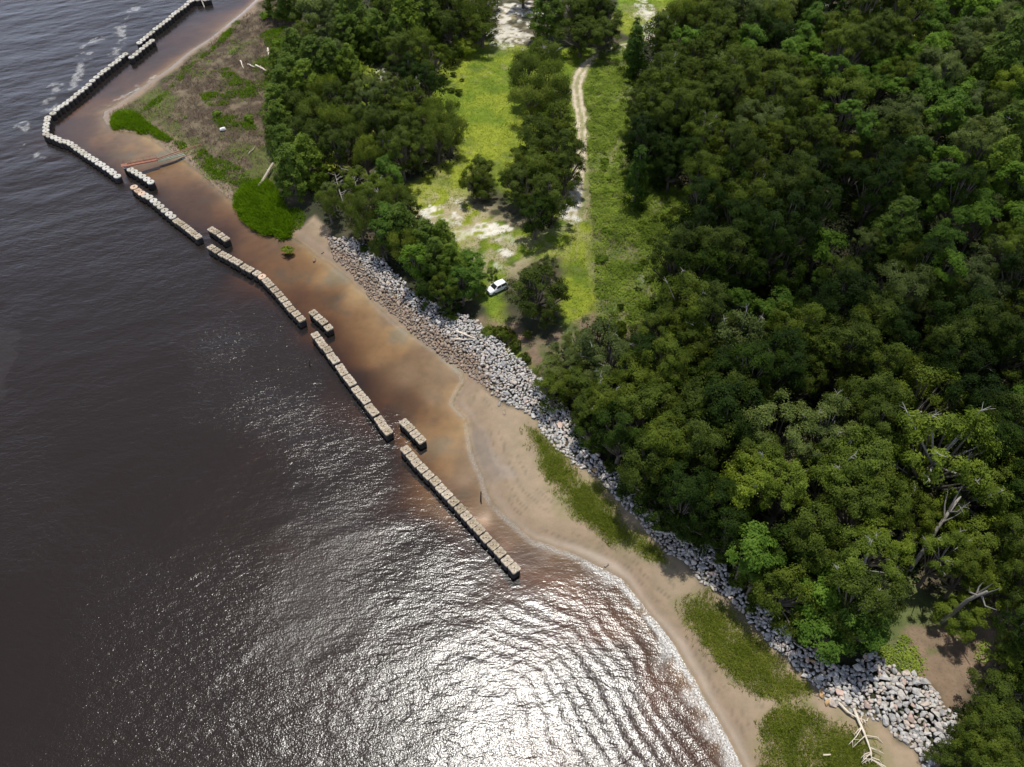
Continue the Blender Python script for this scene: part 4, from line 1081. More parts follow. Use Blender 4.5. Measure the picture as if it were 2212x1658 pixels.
# crowns read tile by tile: x, y, radius in tile pixels (4 x the 2212 px view) and kind of foliage
TILES = {
 (553, 0): "480,150,160g 300,120,120B 830,180,170p 760,330,120p 1040,300,130p 1170,100,130o 1290,170,140p 1420,120,160p 1560,120,150o 1680,80,160o 1650,230,130o 1900,60,180o 1950,200,160o 1800,430,120B 1700,500,100D 1500,500,150o 1380,400,150o 1250,480,150o 1300,620,120d 1480,680,130d 1200,330,120p 430,330,130o 600,380,140g 340,480,140p 500,540,140p 650,560,140p 800,560,110p 180,560,90p 300,680,140p 240,780,130p 440,740,140p 570,800,150o 700,880,150o 180,930,130p 360,930,150o 530,1000,160o 200,1080,130p 700,1050,140o 380,1150,150o 560,1230,150o 700,1250,130o 260,1280,130p 430,1380,140p 300,1450,140p 930,740,110g 1100,700,80g 1180,780,90g 1000,850,130g 1150,900,140o 1340,830,130o 1280,970,140o 900,1020,120o 1050,1050,140o 1200,1130,150o 1350,1120,140o 1480,1050,130w 1600,1000,150w 1680,1130,140w 1560,1200,140w 1250,1280,150o 1080,1300,130o 1400,1300,140o 850,1150,130o 950,1300,120o 1120,1450,100b 1200,1530,80b 870,1570,120y 650,1640,80g 1050,1620,110y 650,160,130g 560,60,120g",
 (1106, 0): "310,80,140p 560,120,150o 700,60,150o 800,180,130o 600,300,170o 780,320,120o 880,150,90g 240,500,170w 120,640,170w 330,700,170w 180,830,190w 340,860,150w 400,1080,170o 220,1190,170o 440,1300,170o 250,1440,190o 460,1490,150o 130,1630,160o 350,1700,190o 200,1850,150d 70,1400,130o 30,1560,130o 1060,480,90s 1060,370,60s 1130,500,70o 1300,280,110o 1420,200,130w 1550,120,140w 1480,40,120w 1700,80,140o 1850,100,140o 1950,200,140g 1650,240,130o 1800,280,130o 2080,80,140g 2150,250,120d 1330,370,100b 1500,370,110b 1620,400,110b 1250,400,100g 2050,380,120b 2050,480,110b 1780,450,140o 1600,560,150o 1400,560,140o 1300,650,130o 1200,600,100o 1480,700,140o 1620,700,150o 1800,650,150g 1950,620,150o 2100,650,140o 1180,800,120o 1330,830,150o 1500,850,140o 1700,830,140o 1850,800,140o 2000,800,140o 2150,850,140o 1080,900,110o 1200,980,130o 1380,960,140o 1550,1000,140o 1700,950,140o 1850,980,130o 2000,1000,150o 2150,1050,150g 1130,1150,120d 1300,1130,140d 1480,1150,130d 1650,1150,130o 1100,1300,110d 1250,1300,140d 1430,1330,140d 1580,1350,130d 1200,1430,110d 1380,1450,110d 1800,1300,150o 1950,1250,140o 2100,1300,150o 1900,1420,150o 2080,1450,150o 1650,1550,150o 1850,1580,150o 2050,1600,150o 1080,1580,90s 1300,1570,80y 1290,1490,50s -260,1450,110o -310,1560,120o -230,1620,110o",
 (1659, 0): "100,60,140g 80,200,140w 120,330,120d 400,170,100b 330,230,90b 370,30,110d 850,60,140o 1000,70,150o 1150,100,150o 1250,30,130o 1050,180,130d 1200,200,110d 600,180,60s 1450,80,110b 1600,60,120b 1450,180,100b 1750,50,130o 1850,130,140b 1980,60,140g 2130,100,140g 1700,200,110b 1850,250,110b 2050,230,130g 2170,220,120b 330,330,100b 200,450,110b 380,450,100b 500,300,130o 650,280,120o 650,420,130o 830,250,120o 960,280,120o 1080,330,120o 800,400,120o 930,430,120o 1200,400,130o 1100,500,120b 1230,500,110b 1380,330,110b 1440,420,120b 1700,350,130g 1600,450,110g 1750,460,120g 1870,380,110g 2050,480,190p 2000,560,150p 1900,600,110p 60,660,140o 220,700,140o 350,760,110o 460,630,110b 580,620,100b 820,560,120b 880,620,100b 770,680,100b 700,800,150y 620,900,120y 700,980,100b 1000,640,100b 980,750,100b 1100,800,110b 1150,660,110o 1400,600,140g 1550,640,120g 1300,700,110b 1400,830,130b 1550,820,130b 1680,850,140b 1560,960,140b 1680,1000,130b 1450,1050,110b 1820,900,120g 1950,950,130o 2080,880,130b 2150,720,120y 1200,1000,130g 1050,1060,140g 1250,1150,150g 1100,1200,140o 850,1100,110b 100,850,150o 250,900,140o 70,1000,140o 230,1050,130o 470,1000,90b 60,1150,120o 330,1250,150o 500,1150,120o 560,1250,140o 180,1300,130o 70,1350,130o 720,1370,150o 870,1330,130o 1100,1400,150d 1260,1340,130b 1530,1420,120b 1500,1550,130b 1770,1400,120b 1700,1250,120g 1850,1230,150g 2000,1250,150g 2080,1100,140p 2180,1050,120p 2000,1400,140p 2150,1400,130p 1900,1550,130o 2100,1580,140b 400,1450,150d 250,1550,150o 100,1600,130o 700,1560,140d 950,1580,150o 1200,1550,140o 1350,1600,130o 1700,1600,130d",
 (553, 415): "620,80,100o 900,230,120o 830,130,100o 1000,100,140o 1180,60,130o 1280,160,130o 1130,250,130b 1260,300,140p 1100,350,110b 1080,480,100o 1350,260,100o 1300,450,140o 1480,420,130p 1600,430,130p 1380,600,130b 1550,580,130p 1680,600,110p 1850,620,140b 1780,780,130b 1900,780,110b 1620,830,110o 1650,950,110d 1480,850,120d 1350,880,90d 1250,750,120d 800,440,80g 2040,690,42g 1690,1090,60B 1480,980,40B 2010,1220,80B 2130,1240,90D 930,500,45D",
 (1106, 415): "330,630,75g 120,740,70g 222,880,225o 225,720,110o 300,1080,90o 1400,60,100y 1250,120,110y 1500,100,140o 1650,60,150o 1850,50,150o 2050,80,150o 1550,380,170o 1750,260,160o 1950,250,160o 2130,250,150o 1430,520,150o 1600,650,190o 1780,520,170o 1980,480,160d 2130,500,150d 1400,720,120o 1800,750,160d 2000,700,150d 1500,1000,200o 1700,1020,170o 1350,1130,150o 1250,1250,150o 1950,950,120b 2150,1080,120b 1950,1300,200g 1700,1350,180o 1500,1350,150o 2100,1500,180o 1850,1550,190o 1600,1550,170o 1350,1450,150o 1150,1400,150d 750,1270,140g 560,1280,100g 850,1450,180g 650,1430,160g 450,1450,150g 350,1550,150g 1050,1570,150o 620,1600,150g 920,1190,80D 30,1330,60D 120,1440,60D 1090,-110,45B 1180,-60,50B 1260,-20,55D 1330,40,55B 1090,40,45D 1200,60,50B 1290,130,60B 1400,180,60D 1130,150,45B 1340,240,60B 1230,250,50D 1120,290,45B 1290,370,55B 1210,440,45D 1240,560,50B 1150,620,40D 1190,760,45B 1080,860,40D 1130,1000,45B 1010,1100,40B 940,1000,35D 130,1240,45B 10,1250,45B",
 (1659, 415): "120,100,180o 200,280,170o 50,350,150o 450,100,150d 420,500,190b 900,80,110p 1060,80,110p 1130,280,160p 1300,60,140b 1430,110,120b 1620,260,120b 1500,450,140b 1800,120,130b 1830,230,120b 2000,80,130g 2150,200,130b 2000,430,140y 2150,500,120y 1200,560,150o 1400,560,130o 850,400,80g 1950,600,150g 2150,700,130g 100,700,170o 650,700,130o 900,650,120d 440,750,70b 950,720,120d 1550,680,140b 1650,720,120b 1150,800,170g 1350,760,140o 1750,800,170g 1950,900,170g 1500,870,140o 700,950,200o 450,1000,170o 100,1000,140b 250,1150,170o 950,1050,170o 1200,950,150g 1650,1050,190o 1850,1100,170o 2100,1050,170g 650,1300,200o 850,1200,150o 400,1350,160o 120,1450,190o 1100,1150,150o 1000,1450,150o 1600,1300,170o 1700,1500,180o 1950,1400,190o 2130,1300,170o 550,1550,170o 900,1600,190o 1100,1600,160o 300,1600,150o 1400,1500,150d",
 (1106, 829): "350,50,170o 600,60,170o 650,230,170o 850,150,170o 1100,80,190o 1150,250,190o 1350,100,170o 1600,200,220o 1900,280,240o 1350,500,190o 1550,480,200o 1800,560,220o 950,400,180d 700,450,150d 1200,700,190o 1400,700,180o 800,620,130d 930,700,130o 2000,950,210y 2030,60,170o 2150,600,150o 2180,750,160y 1100,880,170d 1500,900,180d 1300,1050,180d 1700,1000,180d 1600,1200,190d 950,1050,100d 1750,1420,190b 2050,1450,200b 1900,1250,170d 2150,1580,150b",
 (1659, 829): "130,380,200g 520,380,190g 900,180,200o 1330,230,270o 1000,350,170o 100,600,200g 400,560,180g 800,720,230y 550,800,220y 1000,1000,180o 150,900,180y 450,950,180y 800,1100,230o 1500,600,300y 1200,760,180y 1850,180,180d 2080,350,200o 2150,50,150o 1900,450,180d 2100,600,180o 1720,950,240y 1950,850,180y 2150,1000,170o 1280,1130,190o 400,1300,210o 200,1500,230d 1000,1350,220y 850,1550,200y 1520,1480,200y 1900,1400,260y 600,0,200d 200,50,200d 1750,1600,180o",
 (1659, 1244): "120,180,230o 450,150,230b 550,300,220o 800,200,240o 800,450,230b 480,550,220b 750,600,200o 1880,130,230y 2150,60,150o 2130,650,170o 1950,1050,220o 2150,1000,150o 2050,1350,240o 1800,1350,180o 1550,1580,180o 1900,1580,220o 2150,1600,180o 2300,300,200o 2350,900,200d 2000,1800,260o",
}
import re
treesL = []
for (ox, oy), s_ in TILES.items():
    for tok in s_.split():
        mm_ = re.match(r'(-?\d+),(-?\d+),(\d+)([a-zA-Z])', tok)
        x, y, r_, k = int(mm_[1]), int(mm_[2]), int(mm_[3]), mm_[4]
        px, py, pr = ox + x / 4, oy + y / 4, r_ / 4
        ok = True
        for (qx, qy, qr, qk) in treesL:
            if (px - qx) ** 2 + ((py - qy) * 1.1) ** 2 < ((.98 if px > 1290 and k in 'odgyw' else .80 if px > 1290 else .78 if px < 1060 else .70) * max(pr, qr)) ** 2: ok = False; break
        if 1890 < px < 2085 and 1255 < py < 1460: ok = False
        if k == 'o' and px < 1060 and (int(px * 7 + py * 3) % 20) < 9: k = 'w'
        if ok: treesL.append((px, py, pr, k))
# just outside the picture: the wood goes on
for px in range(2235, 2300, 60):
    for py in range(20, 1500, 95): treesL.append((px + rng.uniform(-14, 14), py + rng.uniform(-20, 20), 34 + py * .018, random.choice('oodb')))
for px in range(600, 2240, 75):
    if not 1300 < px < 1460: treesL.append((px + rng.uniform(-14, 14), -28 + rng.uniform(-8, 8), 33, random.choice('oodbp')))

def crown_scale(k): return {'p': 4.1, 's': 3.0, 'B': 5.0, 'D': 5.0}.get(k, 4.9)
OPEN_PX = [(1106 + 47, 415 + 230)]
treeobjs = []
def plant(px, py, pr, k, bare=None, sz=None, base=None, zt=None):
    vi = rng.integers(len(VAR[k])); cm, tm, bm_, lob = VAR[k][vi]
    bush = k in 'BD'
    zc_u = 2.4 if bush else (6.8 if k == 'p' else 5.0 if k == 's' else ZC0)
    if sz is None:
        sz = {'p': 1.15, 's': 1.3, 'B': .8, 'D': .9}.get(k, 1.25 if px > 1400 and py < 1500 else 1.0) * rng.uniform(.80, 1.28)
    if k == 'o' and 1480 < px and 380 < py < 900 and rng.random() < .35: k = 'd'; cm, tm, bm_, lob = VAR[k][vi % 3]  # some oaks recoloured dark here, cloud shade put into the leaf colour
    low = k in 'BDs' or 1000 < px < 1290 or (1000 < px < 1340 and py < 130)
    if zt is None:
        zt = None if low else rng.uniform(6.0, 15.0) if px > 1290 else rng.uniform(6.5, 9.5)
    for attempt in range(9):
        z = 6.0
        for _ in range(3):
            rad = pr / kpx(py, z) * ((1.12 if px > 1880 and py > 1090 else (1.42 if k in 'odgyw' else 1.2) if px > 1290 else 1.17 if px > 1060 and py < 480 else 1.14) if not bush else 1.05)
            s = rad / crown_scale(k)
            zc = zc_u * s * sz if zt is None else max(zt, zc_u * s * .8)
            x, y, zg = ground(px, py, zc)
            z = zc + zg
        if base is not None or zt is None: break
        xa, ya = np.array([x]), np.array([y])
        bad = max(sdist(xa, ya, RIP)[0], sdist(xa, ya, BEACH)[0] - .5, 2.0 - sdist(xa, ya, LAND)[0], 2.5 - dist_line(xa, ya, ROAD)[0], sdist(xa, ya, SCRUB)[0] - 3, sdist(xa, ya, CLEAR[5])[0] - 2)
        if bad < 0 or zt < 4: break
        zt *= .86
    if base is None and zt is not None and bad > .6: return None
    zg = hz(x, y)
    t = empty(NAME[k], (x, y, zg), rng.uniform(0, 6.28))
    if zt is not None and base is None: sz = 1.18
    lift = 0 if (zt is None or base is not None) else (zc - zc_u * s * sz) / (s * sz)
    t.scale = (s, s, s * sz)
    oc = link(bpy.data.objects.new('crown', cm), t); oc.location = (0, 0, lift)
    ot = link(bpy.data.objects.new('trunk', tm), t); ot.scale = (1, 1, max(.5, 1 + lift / (11.5 if k in 'ps' else 10.2)))
    if bare if bare is not None else (k in 'gy' and py > 300 and rng.random() < .45) or (k in 'ow' and rng.random() < .06):
        ob_ = link(bpy.data.objects.new('bare_branch', bm_), t); ob_.location = (0, 0, lift)
    if base is not None:                                     # a trunk that leans: crown stays, foot elsewhere
        bx, by, bz = base
        for c_ in list(t.children):
            if c_.data is tm: bpy.data.objects.remove(c_)
        t.rotation_euler = (0, 0, 0); t.scale = (1, 1, 1); t.location = (bx, by, bz)
        for c_ in t.children: c_.scale = (s, s, s * sz); c_.location = (x - bx, y - by, zg - bz); c_.rotation_euler = (0, 0, rng.uniform(0, 6.28))
        mb = MB(); E = Vector((x - bx, y - by, zg - bz + zc))
        m1 = E * .55 + Vector((.3, .5, .8)); mb.tube([(0, 0, -.3), E * .25 + Vector((0, 0, .5)), m1, E], [.42, .36, .28, .16], 9)
        for _ in range(6):
            l = random.choice(lob); e = Vector((l[0] * s, l[1] * s, (l[2] - ZC0) * s * sz)) * .8 + E
            mb.tube([m1.lerp(E, random.uniform(0, .8)), m1.lerp(e, .6), e], [.17, .11, .04], 6, False)
        mb.build('trunk', M_TRUNKG, t, smooth=True)
    treeobjs.append([t, px, py, k, pr]); return t
M_TRUNKG = simple_mat('pale_grey_bark', (.27, .245, .21), .9, .3, 2.0)
for px, py, pr, k in treesL:
    base = None
    plant(px, py, pr, k)
for px, py, pr, k in ((1285, 968, 18, 'D'), (1322, 1004, 20, 'D'), (1372, 1052, 22, 'D'), (1404, 1086, 18, 'D'), (1442, 1134, 22, 'D'), (1500, 1160, 22, 'D'), (1556, 1204, 20, 'D'), (1590, 1255, 22, 'D'), (1630, 1296, 20, 'D'), (1690, 1336, 22, 'D'), (1738, 1380, 22, 'D')): plant(px, py, pr, k)  # dark bushes added along the crest to cover and darken the rock strip
# leaning oaks whose grey trunks show against the shade
for (bx, by), (cx_, cy_), pr, lab in (((2032, 1342), (2132, 1278), 58, 0), ((1962, 1236), (2075, 1072), 50, 0), ((1924, 958), (1990, 890), 48, 0), ((2154, 1088), (2225, 1030), 46, 0)):
    g = ground(bx, by)
    plant(cx_, cy_, pr * .85, 'y', False, 1.0, g, 12.5)

# ------------------------------------------------------------------ labels for the trees
COLW = {'o': 'olive-green oak', 'd': 'very dark or shade-toned tree', 'b': 'bright green leafy tree', 'y': 'yellowish open-crowned tree', 'g': 'thin grey-green tree', 'w': 'drooping olive-green tree', 'p': 'tufted green pine', 's': 'narrow dark cedar', 'B': 'yellow-green bush', 'D': 'dark green bush'}
CATW = {'o': 'oak', 'd': 'tree', 'b': 'tree', 'y': 'tree', 'g': 'tree', 'w': 'tree', 'p': 'pine', 's': 'cedar', 'B': 'bush', 'D': 'bush'}
def tzone(px, py):
    if px < 1400 and py < 1300 and not (px > 1285 and py < 830):
        if px < 1030 and py < 95: return 'far grove beside the upper left marsh'
        if px < 790 and py < 255: return 'marsh-edge grove above the log'
        if px < 790 and py < 400: return 'dense grove behind the marsh clump'
        if px < 1010 and py < 250: return 'grove left of the long meadow'
        if px < 1010 and py < 400: return 'grove beside the meadow\'s lower end'
        if px < 1060 and py < 560: return 'shoreline trees above the rocks\' upper end'
        if px < 1090 and py < 700: return 'shoreline trees left of the parked car'
        if px < 1150 and py >= 700: return 'low growth below the parked car'
        if px < 1290 and py < 110: return 'far trees beside the pale clearing'
        if px < 1290 and py < 245: return 'oak clump left of the track bend'
        if px < 1290 and py < 420: return 'oak clump beside the track\'s lower end'
        if px < 1290 and py < 520: return 'dark clump above the white sand'
        if px < 1290 and py < 720: return 'lone clump right of the parked car'
        return 'wood edge above the beach sandbar'
    c = 0 if px < 1500 else 1 if px < 1700 else 2 if px < 1900 else 3 if px < 2060 else 4
    r_ = 0 if py < 95 else 1 if py < 190 else 2 if py < 300 else 3 if py < 420 else 4 if py < 560 else 5 if py < 720 else 6 if py < 900 else 7 if py < 1100 else 8 if py < 1290 else 9
    return 'wood\'s %s row, %s part' % (['top', 'second', 'third', 'fourth', 'fifth', 'sixth', 'seventh', 'eighth', 'ninth', 'bottom'][r_], ['left', 'left-centre', 'centre', 'right-centre', 'right edge'][c])
zz = {}
for t, px, py, k, pr in treeobjs: zz.setdefault((tzone(px, py), k), []).append((t, px, py, pr))
for (zn, k), lst in zz.items():
    lst.sort(key=lambda a: a[1]); n = len(lst)
    for i, (t, px, py, pr) in enumerate(lst):
        w = '' if n == 1 else ('leftmost ' if i == 0 else 'rightmost ' if i == n - 1 else (ORD[i] + ' from left, ') if n > 3 else 'middle ' if n == 3 else '')
        if n == 4: w = ['leftmost ', 'second from left, ', 'third from left, ', 'rightmost '][i]
        tag(t, '%s%s, %s' % (w, COLW[k], zn), CATW[k], ('bushes' if k in 'BD' else 'trees') + ' of the ' + zn.replace('wood\'s', 'woods') if False else ('bushes along the clearings' if k in 'BD' else 'trees of the shoreline woods'))
import collections; print(collections.Counter(t[3] for t in treeobjs)); print('trees', len(treeobjs), 'labels', len({t[0]['label'] for t in treeobjs}), 'maxlen', max(len(t[0]['label'].split()) for t in treeobjs))
# ------------------------------------------------------------------ ground cover nobody could count
def scatter(poly_w, n, seed, thin=None):
    rs = np.random.default_rng(seed)
    lo, hi = poly_w.min(0), poly_w.max(0)
    p = rs.uniform(lo, hi, (int(n), 2)); p = p[inside(p[:, 0], p[:, 1], poly_w)]
    if thin is not None: p = p[rs.random(len(p)) < thin(p[:, 0], p[:, 1])]
    return p
def blades(P2, hgt, w, seed, lean=.35, per=1, zoff=0.0, spread=.15, width_axis=None):
    """upright blades: narrow quads from the ground up"""
    rs = np.random.default_rng(seed)
    P2 = np.repeat(P2, per, 0); n = len(P2)
    P2 = P2 + rs.normal(0, spread, P2.shape)
    z = sample(P2[:, 0], P2[:, 1]); z = np.maximum(z, -.15) + zoff
    h = hgt * rs.uniform(.6, 1.2, n) if not hasattr(hgt, '__len__') else np.repeat(hgt, per) * rs.uniform(.6, 1.2, n)
    t = rs.uniform(0, 6.28, n); ww = w * rs.uniform(.6, 1.3, n) / 2
    dx, dy = np.cos(t) * ww, np.sin(t) * ww
    lx, ly = rs.normal(0, lean, n) * h, rs.normal(0, lean, n) * h
    B = np.stack([P2[:, 0], P2[:, 1], z], 1)
    D = np.stack([dx, dy, 0 * dx], 1); L = np.stack([lx, ly, h], 1)
    V = np.stack([B - D, B + D, B + L + D * .3, B + L - D * .3], 1).reshape(-1, 3)
    return V, np.arange(n * 4).reshape(n, 4)
def stuff(name, parts, mat, label):
    V = []; F = []; o = 0
    for v, f in parts: V.append(v); F.append(f + o); o += len(v)
    ob = link(bpy.data.objects.new(name, mesh_np(name, np.concatenate(V), np.concatenate(F), mat)))
    return tag(ob, label, kind='stuff')
M_MG = leaf_mat('marsh_grass_blades', (.095, .165, .007), (.17, .26, .011), .35, 0, .35)
M_REED = leaf_mat('reed_blades', (.165, .210, .022), (.33, .345, .065), .35, 0, .25)
M_SCR = leaf_mat('scrub_leaves', (.095, .150, .014), (.300, .380, .055), .25, 0, .22)
M_LIME = leaf_mat('lime_leaves', (.120, .190, .020), (.190, .280, .035), .3, 0, .4)
M_BRUSH = simple_mat('dead_brush', (.20, .145, .095), .95, .45, .4)
M_UND_SHADE = leaf_mat('undergrowth', (.007, .013, .004), (.022, .034, .008), .12, 0, .2)
M_GR = leaf_mat('meadow_grass', (.150, .215, .012), (.265, .305, .024), .3, 0, .12)
M_STRAW = simple_mat('straw', (.42, .34, .19), .9, .3, .8)

parts = []
for i, (poly, hg) in enumerate(FRINGE):
    pw = W2(poly, 1.0); area = .5 * abs(np.dot(pw[:, 0], np.roll(pw[:, 1], 1)) - np.dot(pw[:, 1], np.roll(pw[:, 0], 1)))
    bb = np.ptp(pw, axis=0); dens = 26 if hg > 1 else 13
    p = scatter(pw, bb[0] * bb[1] * dens, 900 + i)
    e = sdist(p[:, 0], p[:, 1], pw)
    hh2 = hg * (.55 + .45 * sstep(0, 1.6, e)) * (.75 + .5 * fbm(p[:, 0], p[:, 1], 2.5, 91)) * (1 if hg > 1 else sstep(.38, .55, fbm(p[:, 0], p[:, 1], 3.5, 92)) + .15)
    parts.append(blades(p, hh2, .22, 920 + i, .5, 2))
stuff('marsh_grass', parts, M_MG, 'bright green marsh grass in clumps along the lagoon shore')
parts = []
for i, poly in enumerate(REEDS):
    pw = W2(poly, .6); bb = np.ptp(pw, axis=0)
    def thin(x, y, pw=pw): return np.clip(sstep(-1.4, 4.2, sdist(x, y, pw) + (fbm(x, y, 4, 88) - .5) * 5) ** 1.4 * (.45 + .9 * sstep(.34, .62, fbm(x, y, 6, 93))), .02, 1)
    p = scatter(pw, bb[0] * bb[1] * 48, 940 + i, thin)
    parts.append(blades(p, .6, .085, 950 + i, .5, 4, 0, .22))
    p2 = scatter(W2([(a + rng.uniform(-18, -2), b + rng.uniform(-4, 14)) for a, b in poly], .5), 350, 960 + i)
    p2 = p2[sample(p2[:, 0], p2[:, 1]) > .15]
    parts.append(blades(p2, .6, .10, 965 + i, .3, 5, 0, .10))
stuff('beach_reeds', parts, M_REED, 'thin green reeds standing in patches on the beach sand')
# scrub between the track and the wood
def thin(x, y): return (.25 + .75 * sstep(.36, .52, fbm(x, y, 6, 94))) * ((sdist(x, y, SCRUB) + (fbm(x, y, 6, 22) - .5) * 6) > 0)
p = scatter(SCRUB, 26000, 970, thin)
rs = np.random.default_rng(971)
z = sample(p[:, 0], p[:, 1]); hh2 = .25 + 1.0 * fbm(p[:, 0], p[:, 1], 3, 95) ** 1.5 * 2.4
q = np.repeat(np.stack([p[:, 0], p[:, 1], z + hh2 * .6], 1), 7, 0); q = q + rs.normal(0, 1, q.shape) * np.array([.34, .34, .22]); q[:, 2] = np.maximum(q[:, 2], np.repeat(z, 7) + .05)
stuff('scrub', [cards(q, rs.normal(0, .35, q.shape) + np.array([0, 0, 1.1]), .34, 1.3, rs)], M_SCR, 'low tangled green scrub between the sandy track and the wood')
p = scatter(SCRUB, 12000, 972, lambda x, y: sstep(.50, .66, fbm(x, y, 5, 96)) * sstep(190, 110, y))
stuff('dry_stalks', [blades(p, .9, .10, 973, .5, 4, 0, .3)], M_STRAW, 'dry pinkish-brown stalks among the scrub')
# knee-high thickets inside the scrub
p = scatter(SCRUB, 900, 977, lambda x, y: (fbm(x, y, 9, 101) > .47) * (sdist(x, y, SCRUB) > 1.0) * .5)
z = sample(p[:, 0], p[:, 1]); q = np.repeat(np.stack([p[:, 0], p[:, 1], z + .7], 1), 60, 0); r3_ = np.random.default_rng(978)
sc3 = np.repeat(r3_.uniform(.4, 1.0, (len(p), 1)), 60, 0); q = q + r3_.normal(0, 1, q.shape) * np.array([.75, .75, .45]) * sc3
stuff('thicket', [cards(q, r3_.normal(0, .4, q.shape) + np.array([0, 0, .9]), .32, 1.2, r3_)], LM['p'], 'darker knee-high thickets dotted through the scrub strip')
# dead brush on the marsh
def thin(x, y): return sstep(.30, .50, fbm(x, y, 5, 97)) * .9 + .1
p = scatter(MARSH, 30000, 974, thin)
stuff('dead_brush', [blades(p, .75, .11, 975, .75, 2, 0, .25)], M_BRUSH, 'matted brown dead brush covering the upper left marsh')
p = scatter(MARSH, 7000, 976, lambda x, y: sstep(.58, .68, fbm(x, y, 8, 98)))
z = sample(p[:, 0], p[:, 1]); q = np.repeat(np.stack([p[:, 0], p[:, 1], z + .4], 1), 6, 0); q = q + rs.normal(0, 1, q.shape) * np.array([.35, .35, .2])
stuff('marsh_shrubs', [cards(q, rs.normal(0, .5, q.shape) + np.array([0, 0, .8]), .36, 1.2, rs)], M_LIME, 'light green creeping growth in patches on the brown marsh')
# meadow
parts = []
for i, P in enumerate(CLEAR):
    bb = np.ptp(P, axis=0)
    p = scatter(P, bb[0] * bb[1] * 5.0, 980 + i, lambda x, y: .7 + 0 * x)
    if len(p):
        keepm = np.ones(len(p), bool)
        for a, b, rx, ry, st in WHITE:
            x0, y0, _ = G(a, b, 2.2); k = kpx(b, 2.2)
            keepm &= np.hypot((p[:, 0] - x0) / (rx / k), (p[:, 1] - y0) / (rx / k)) > .9
        keepm &= dist_line(p[:, 0], p[:, 1], ROAD) > 1.6
        keepm &= (sdist(p[:, 0], p[:, 1], P) + (fbm(p[:, 0], p[:, 1], 7, 21) - .5) * 6) > 0
        keepm &= (sdist(p[:, 0], p[:, 1], SCRUB) + (fbm(p[:, 0], p[:, 1], 6, 22) - .5) * 6) < .5
        parts.append(blades(p[keepm], .2, .14, 990 + i, .9, 3, 0, .3))
stuff('meadow_grass', parts, M_GR, 'mown yellow-green grass in the clearings beside the track')
# undergrowth of the wood, its leaf colour darkened in place of deep shade
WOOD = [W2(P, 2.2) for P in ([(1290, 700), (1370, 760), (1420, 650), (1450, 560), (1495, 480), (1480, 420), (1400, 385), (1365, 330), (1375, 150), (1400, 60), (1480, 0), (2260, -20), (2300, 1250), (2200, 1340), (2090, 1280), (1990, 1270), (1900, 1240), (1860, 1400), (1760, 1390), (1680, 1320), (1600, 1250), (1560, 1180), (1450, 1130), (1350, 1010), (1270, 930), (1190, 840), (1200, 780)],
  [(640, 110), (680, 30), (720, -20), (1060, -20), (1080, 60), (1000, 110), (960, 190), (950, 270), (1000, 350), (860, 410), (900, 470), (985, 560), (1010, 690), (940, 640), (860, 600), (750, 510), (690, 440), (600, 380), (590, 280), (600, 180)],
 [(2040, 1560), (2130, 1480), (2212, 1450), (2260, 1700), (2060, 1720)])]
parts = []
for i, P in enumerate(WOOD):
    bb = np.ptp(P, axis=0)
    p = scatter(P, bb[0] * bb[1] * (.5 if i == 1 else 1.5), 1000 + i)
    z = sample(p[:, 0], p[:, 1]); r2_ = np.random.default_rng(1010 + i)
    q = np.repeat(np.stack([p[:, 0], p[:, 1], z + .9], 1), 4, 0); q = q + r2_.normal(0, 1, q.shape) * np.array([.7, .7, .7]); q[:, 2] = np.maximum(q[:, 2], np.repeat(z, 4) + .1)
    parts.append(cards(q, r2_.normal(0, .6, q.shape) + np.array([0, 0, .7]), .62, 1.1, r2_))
stuff('undergrowth', parts, M_UND_SHADE, 'leafy undergrowth coloured near-black in place of deep shade beneath the trees')
# litter-floor seedlings by the rock apron
p = scatter(LITTER, 5000, 1020, lambda x, y: sstep(.50, .66, fbm(x, y, 6, 33)))
z = sample(p[:, 0], p[:, 1]); q = np.repeat(np.stack([p[:, 0], p[:, 1], z + .25], 1), 5, 0); q = q + rs.normal(0, 1, q.shape) * np.array([.25, .25, .12])
stuff('seedlings', [cards(q, rs.normal(0, .4, q.shape) + np.array([0, 0, 1]), .26, 1.2, rs)], M_SCR, 'patchy green seedlings on the pinkish leaf litter')

# ------------------------------------------------------------------ dead trees lying on the shore
def dead_tree(pts_px, label, name='fallen_tree', r0=.26, h0=.6, nb=9, blen=2.0, mat=M_WOODP, hs=None):
    W = [Vector((*ground(a, b)[:2], 0)) for a, b in pts_px]
    for i, w in enumerate(W): w.z = hz(w.x, w.y) + (hs[i] if hs else h0)
    O = W[0].copy(); O.z = hz(O.x, O.y); t = empty(name, O)
    P = [w - O for w in W]; n = len(P)
    mb = MB(); mb.tube(P, [r0 * (1 - .75 * i / (n - 1)) for i in range(n)], 7); mb.build('trunk', mat, t, smooth=True)
    rr = random.Random(label)
    for k in range(nb):
        f = rr.uniform(.3, 1.0) * (n - 1); i = min(int(f), n - 2); p = P[i].lerp(P[i + 1], f - i)
        d = (P[i + 1] - P[i]).normalized(); s_ = rr.choice((-1, 1)); sd2 = Vector((-d.y, d.x, 0)) * s_
        L = blen * rr.uniform(.5, 1.2)
        a = p + (d * rr.uniform(.1, .6) + sd2 * .8 + Vector((0, 0, rr.uniform(-.05, .35)))) * L * .5
        b = a + (d * .4 + sd2 * rr.uniform(.2, .8) + Vector((0, 0, rr.uniform(-.3, .2)))) * L * .5
        mb = MB(); mb.tube([p, a, b], [.09, .06, .02], 5)
        for q in range(3):
            c_ = a.lerp(b, rr.uniform(0, .8)); mb.tube([c_, c_ + Vector((rr.uniform(-.5, .5), rr.uniform(-.5, .5), rr.uniform(-.1, .2))) * L * .5], [.035, .012], 3)
        mb.build('branch', mat, t)
    tag(t, label, 'dead tree'); return t
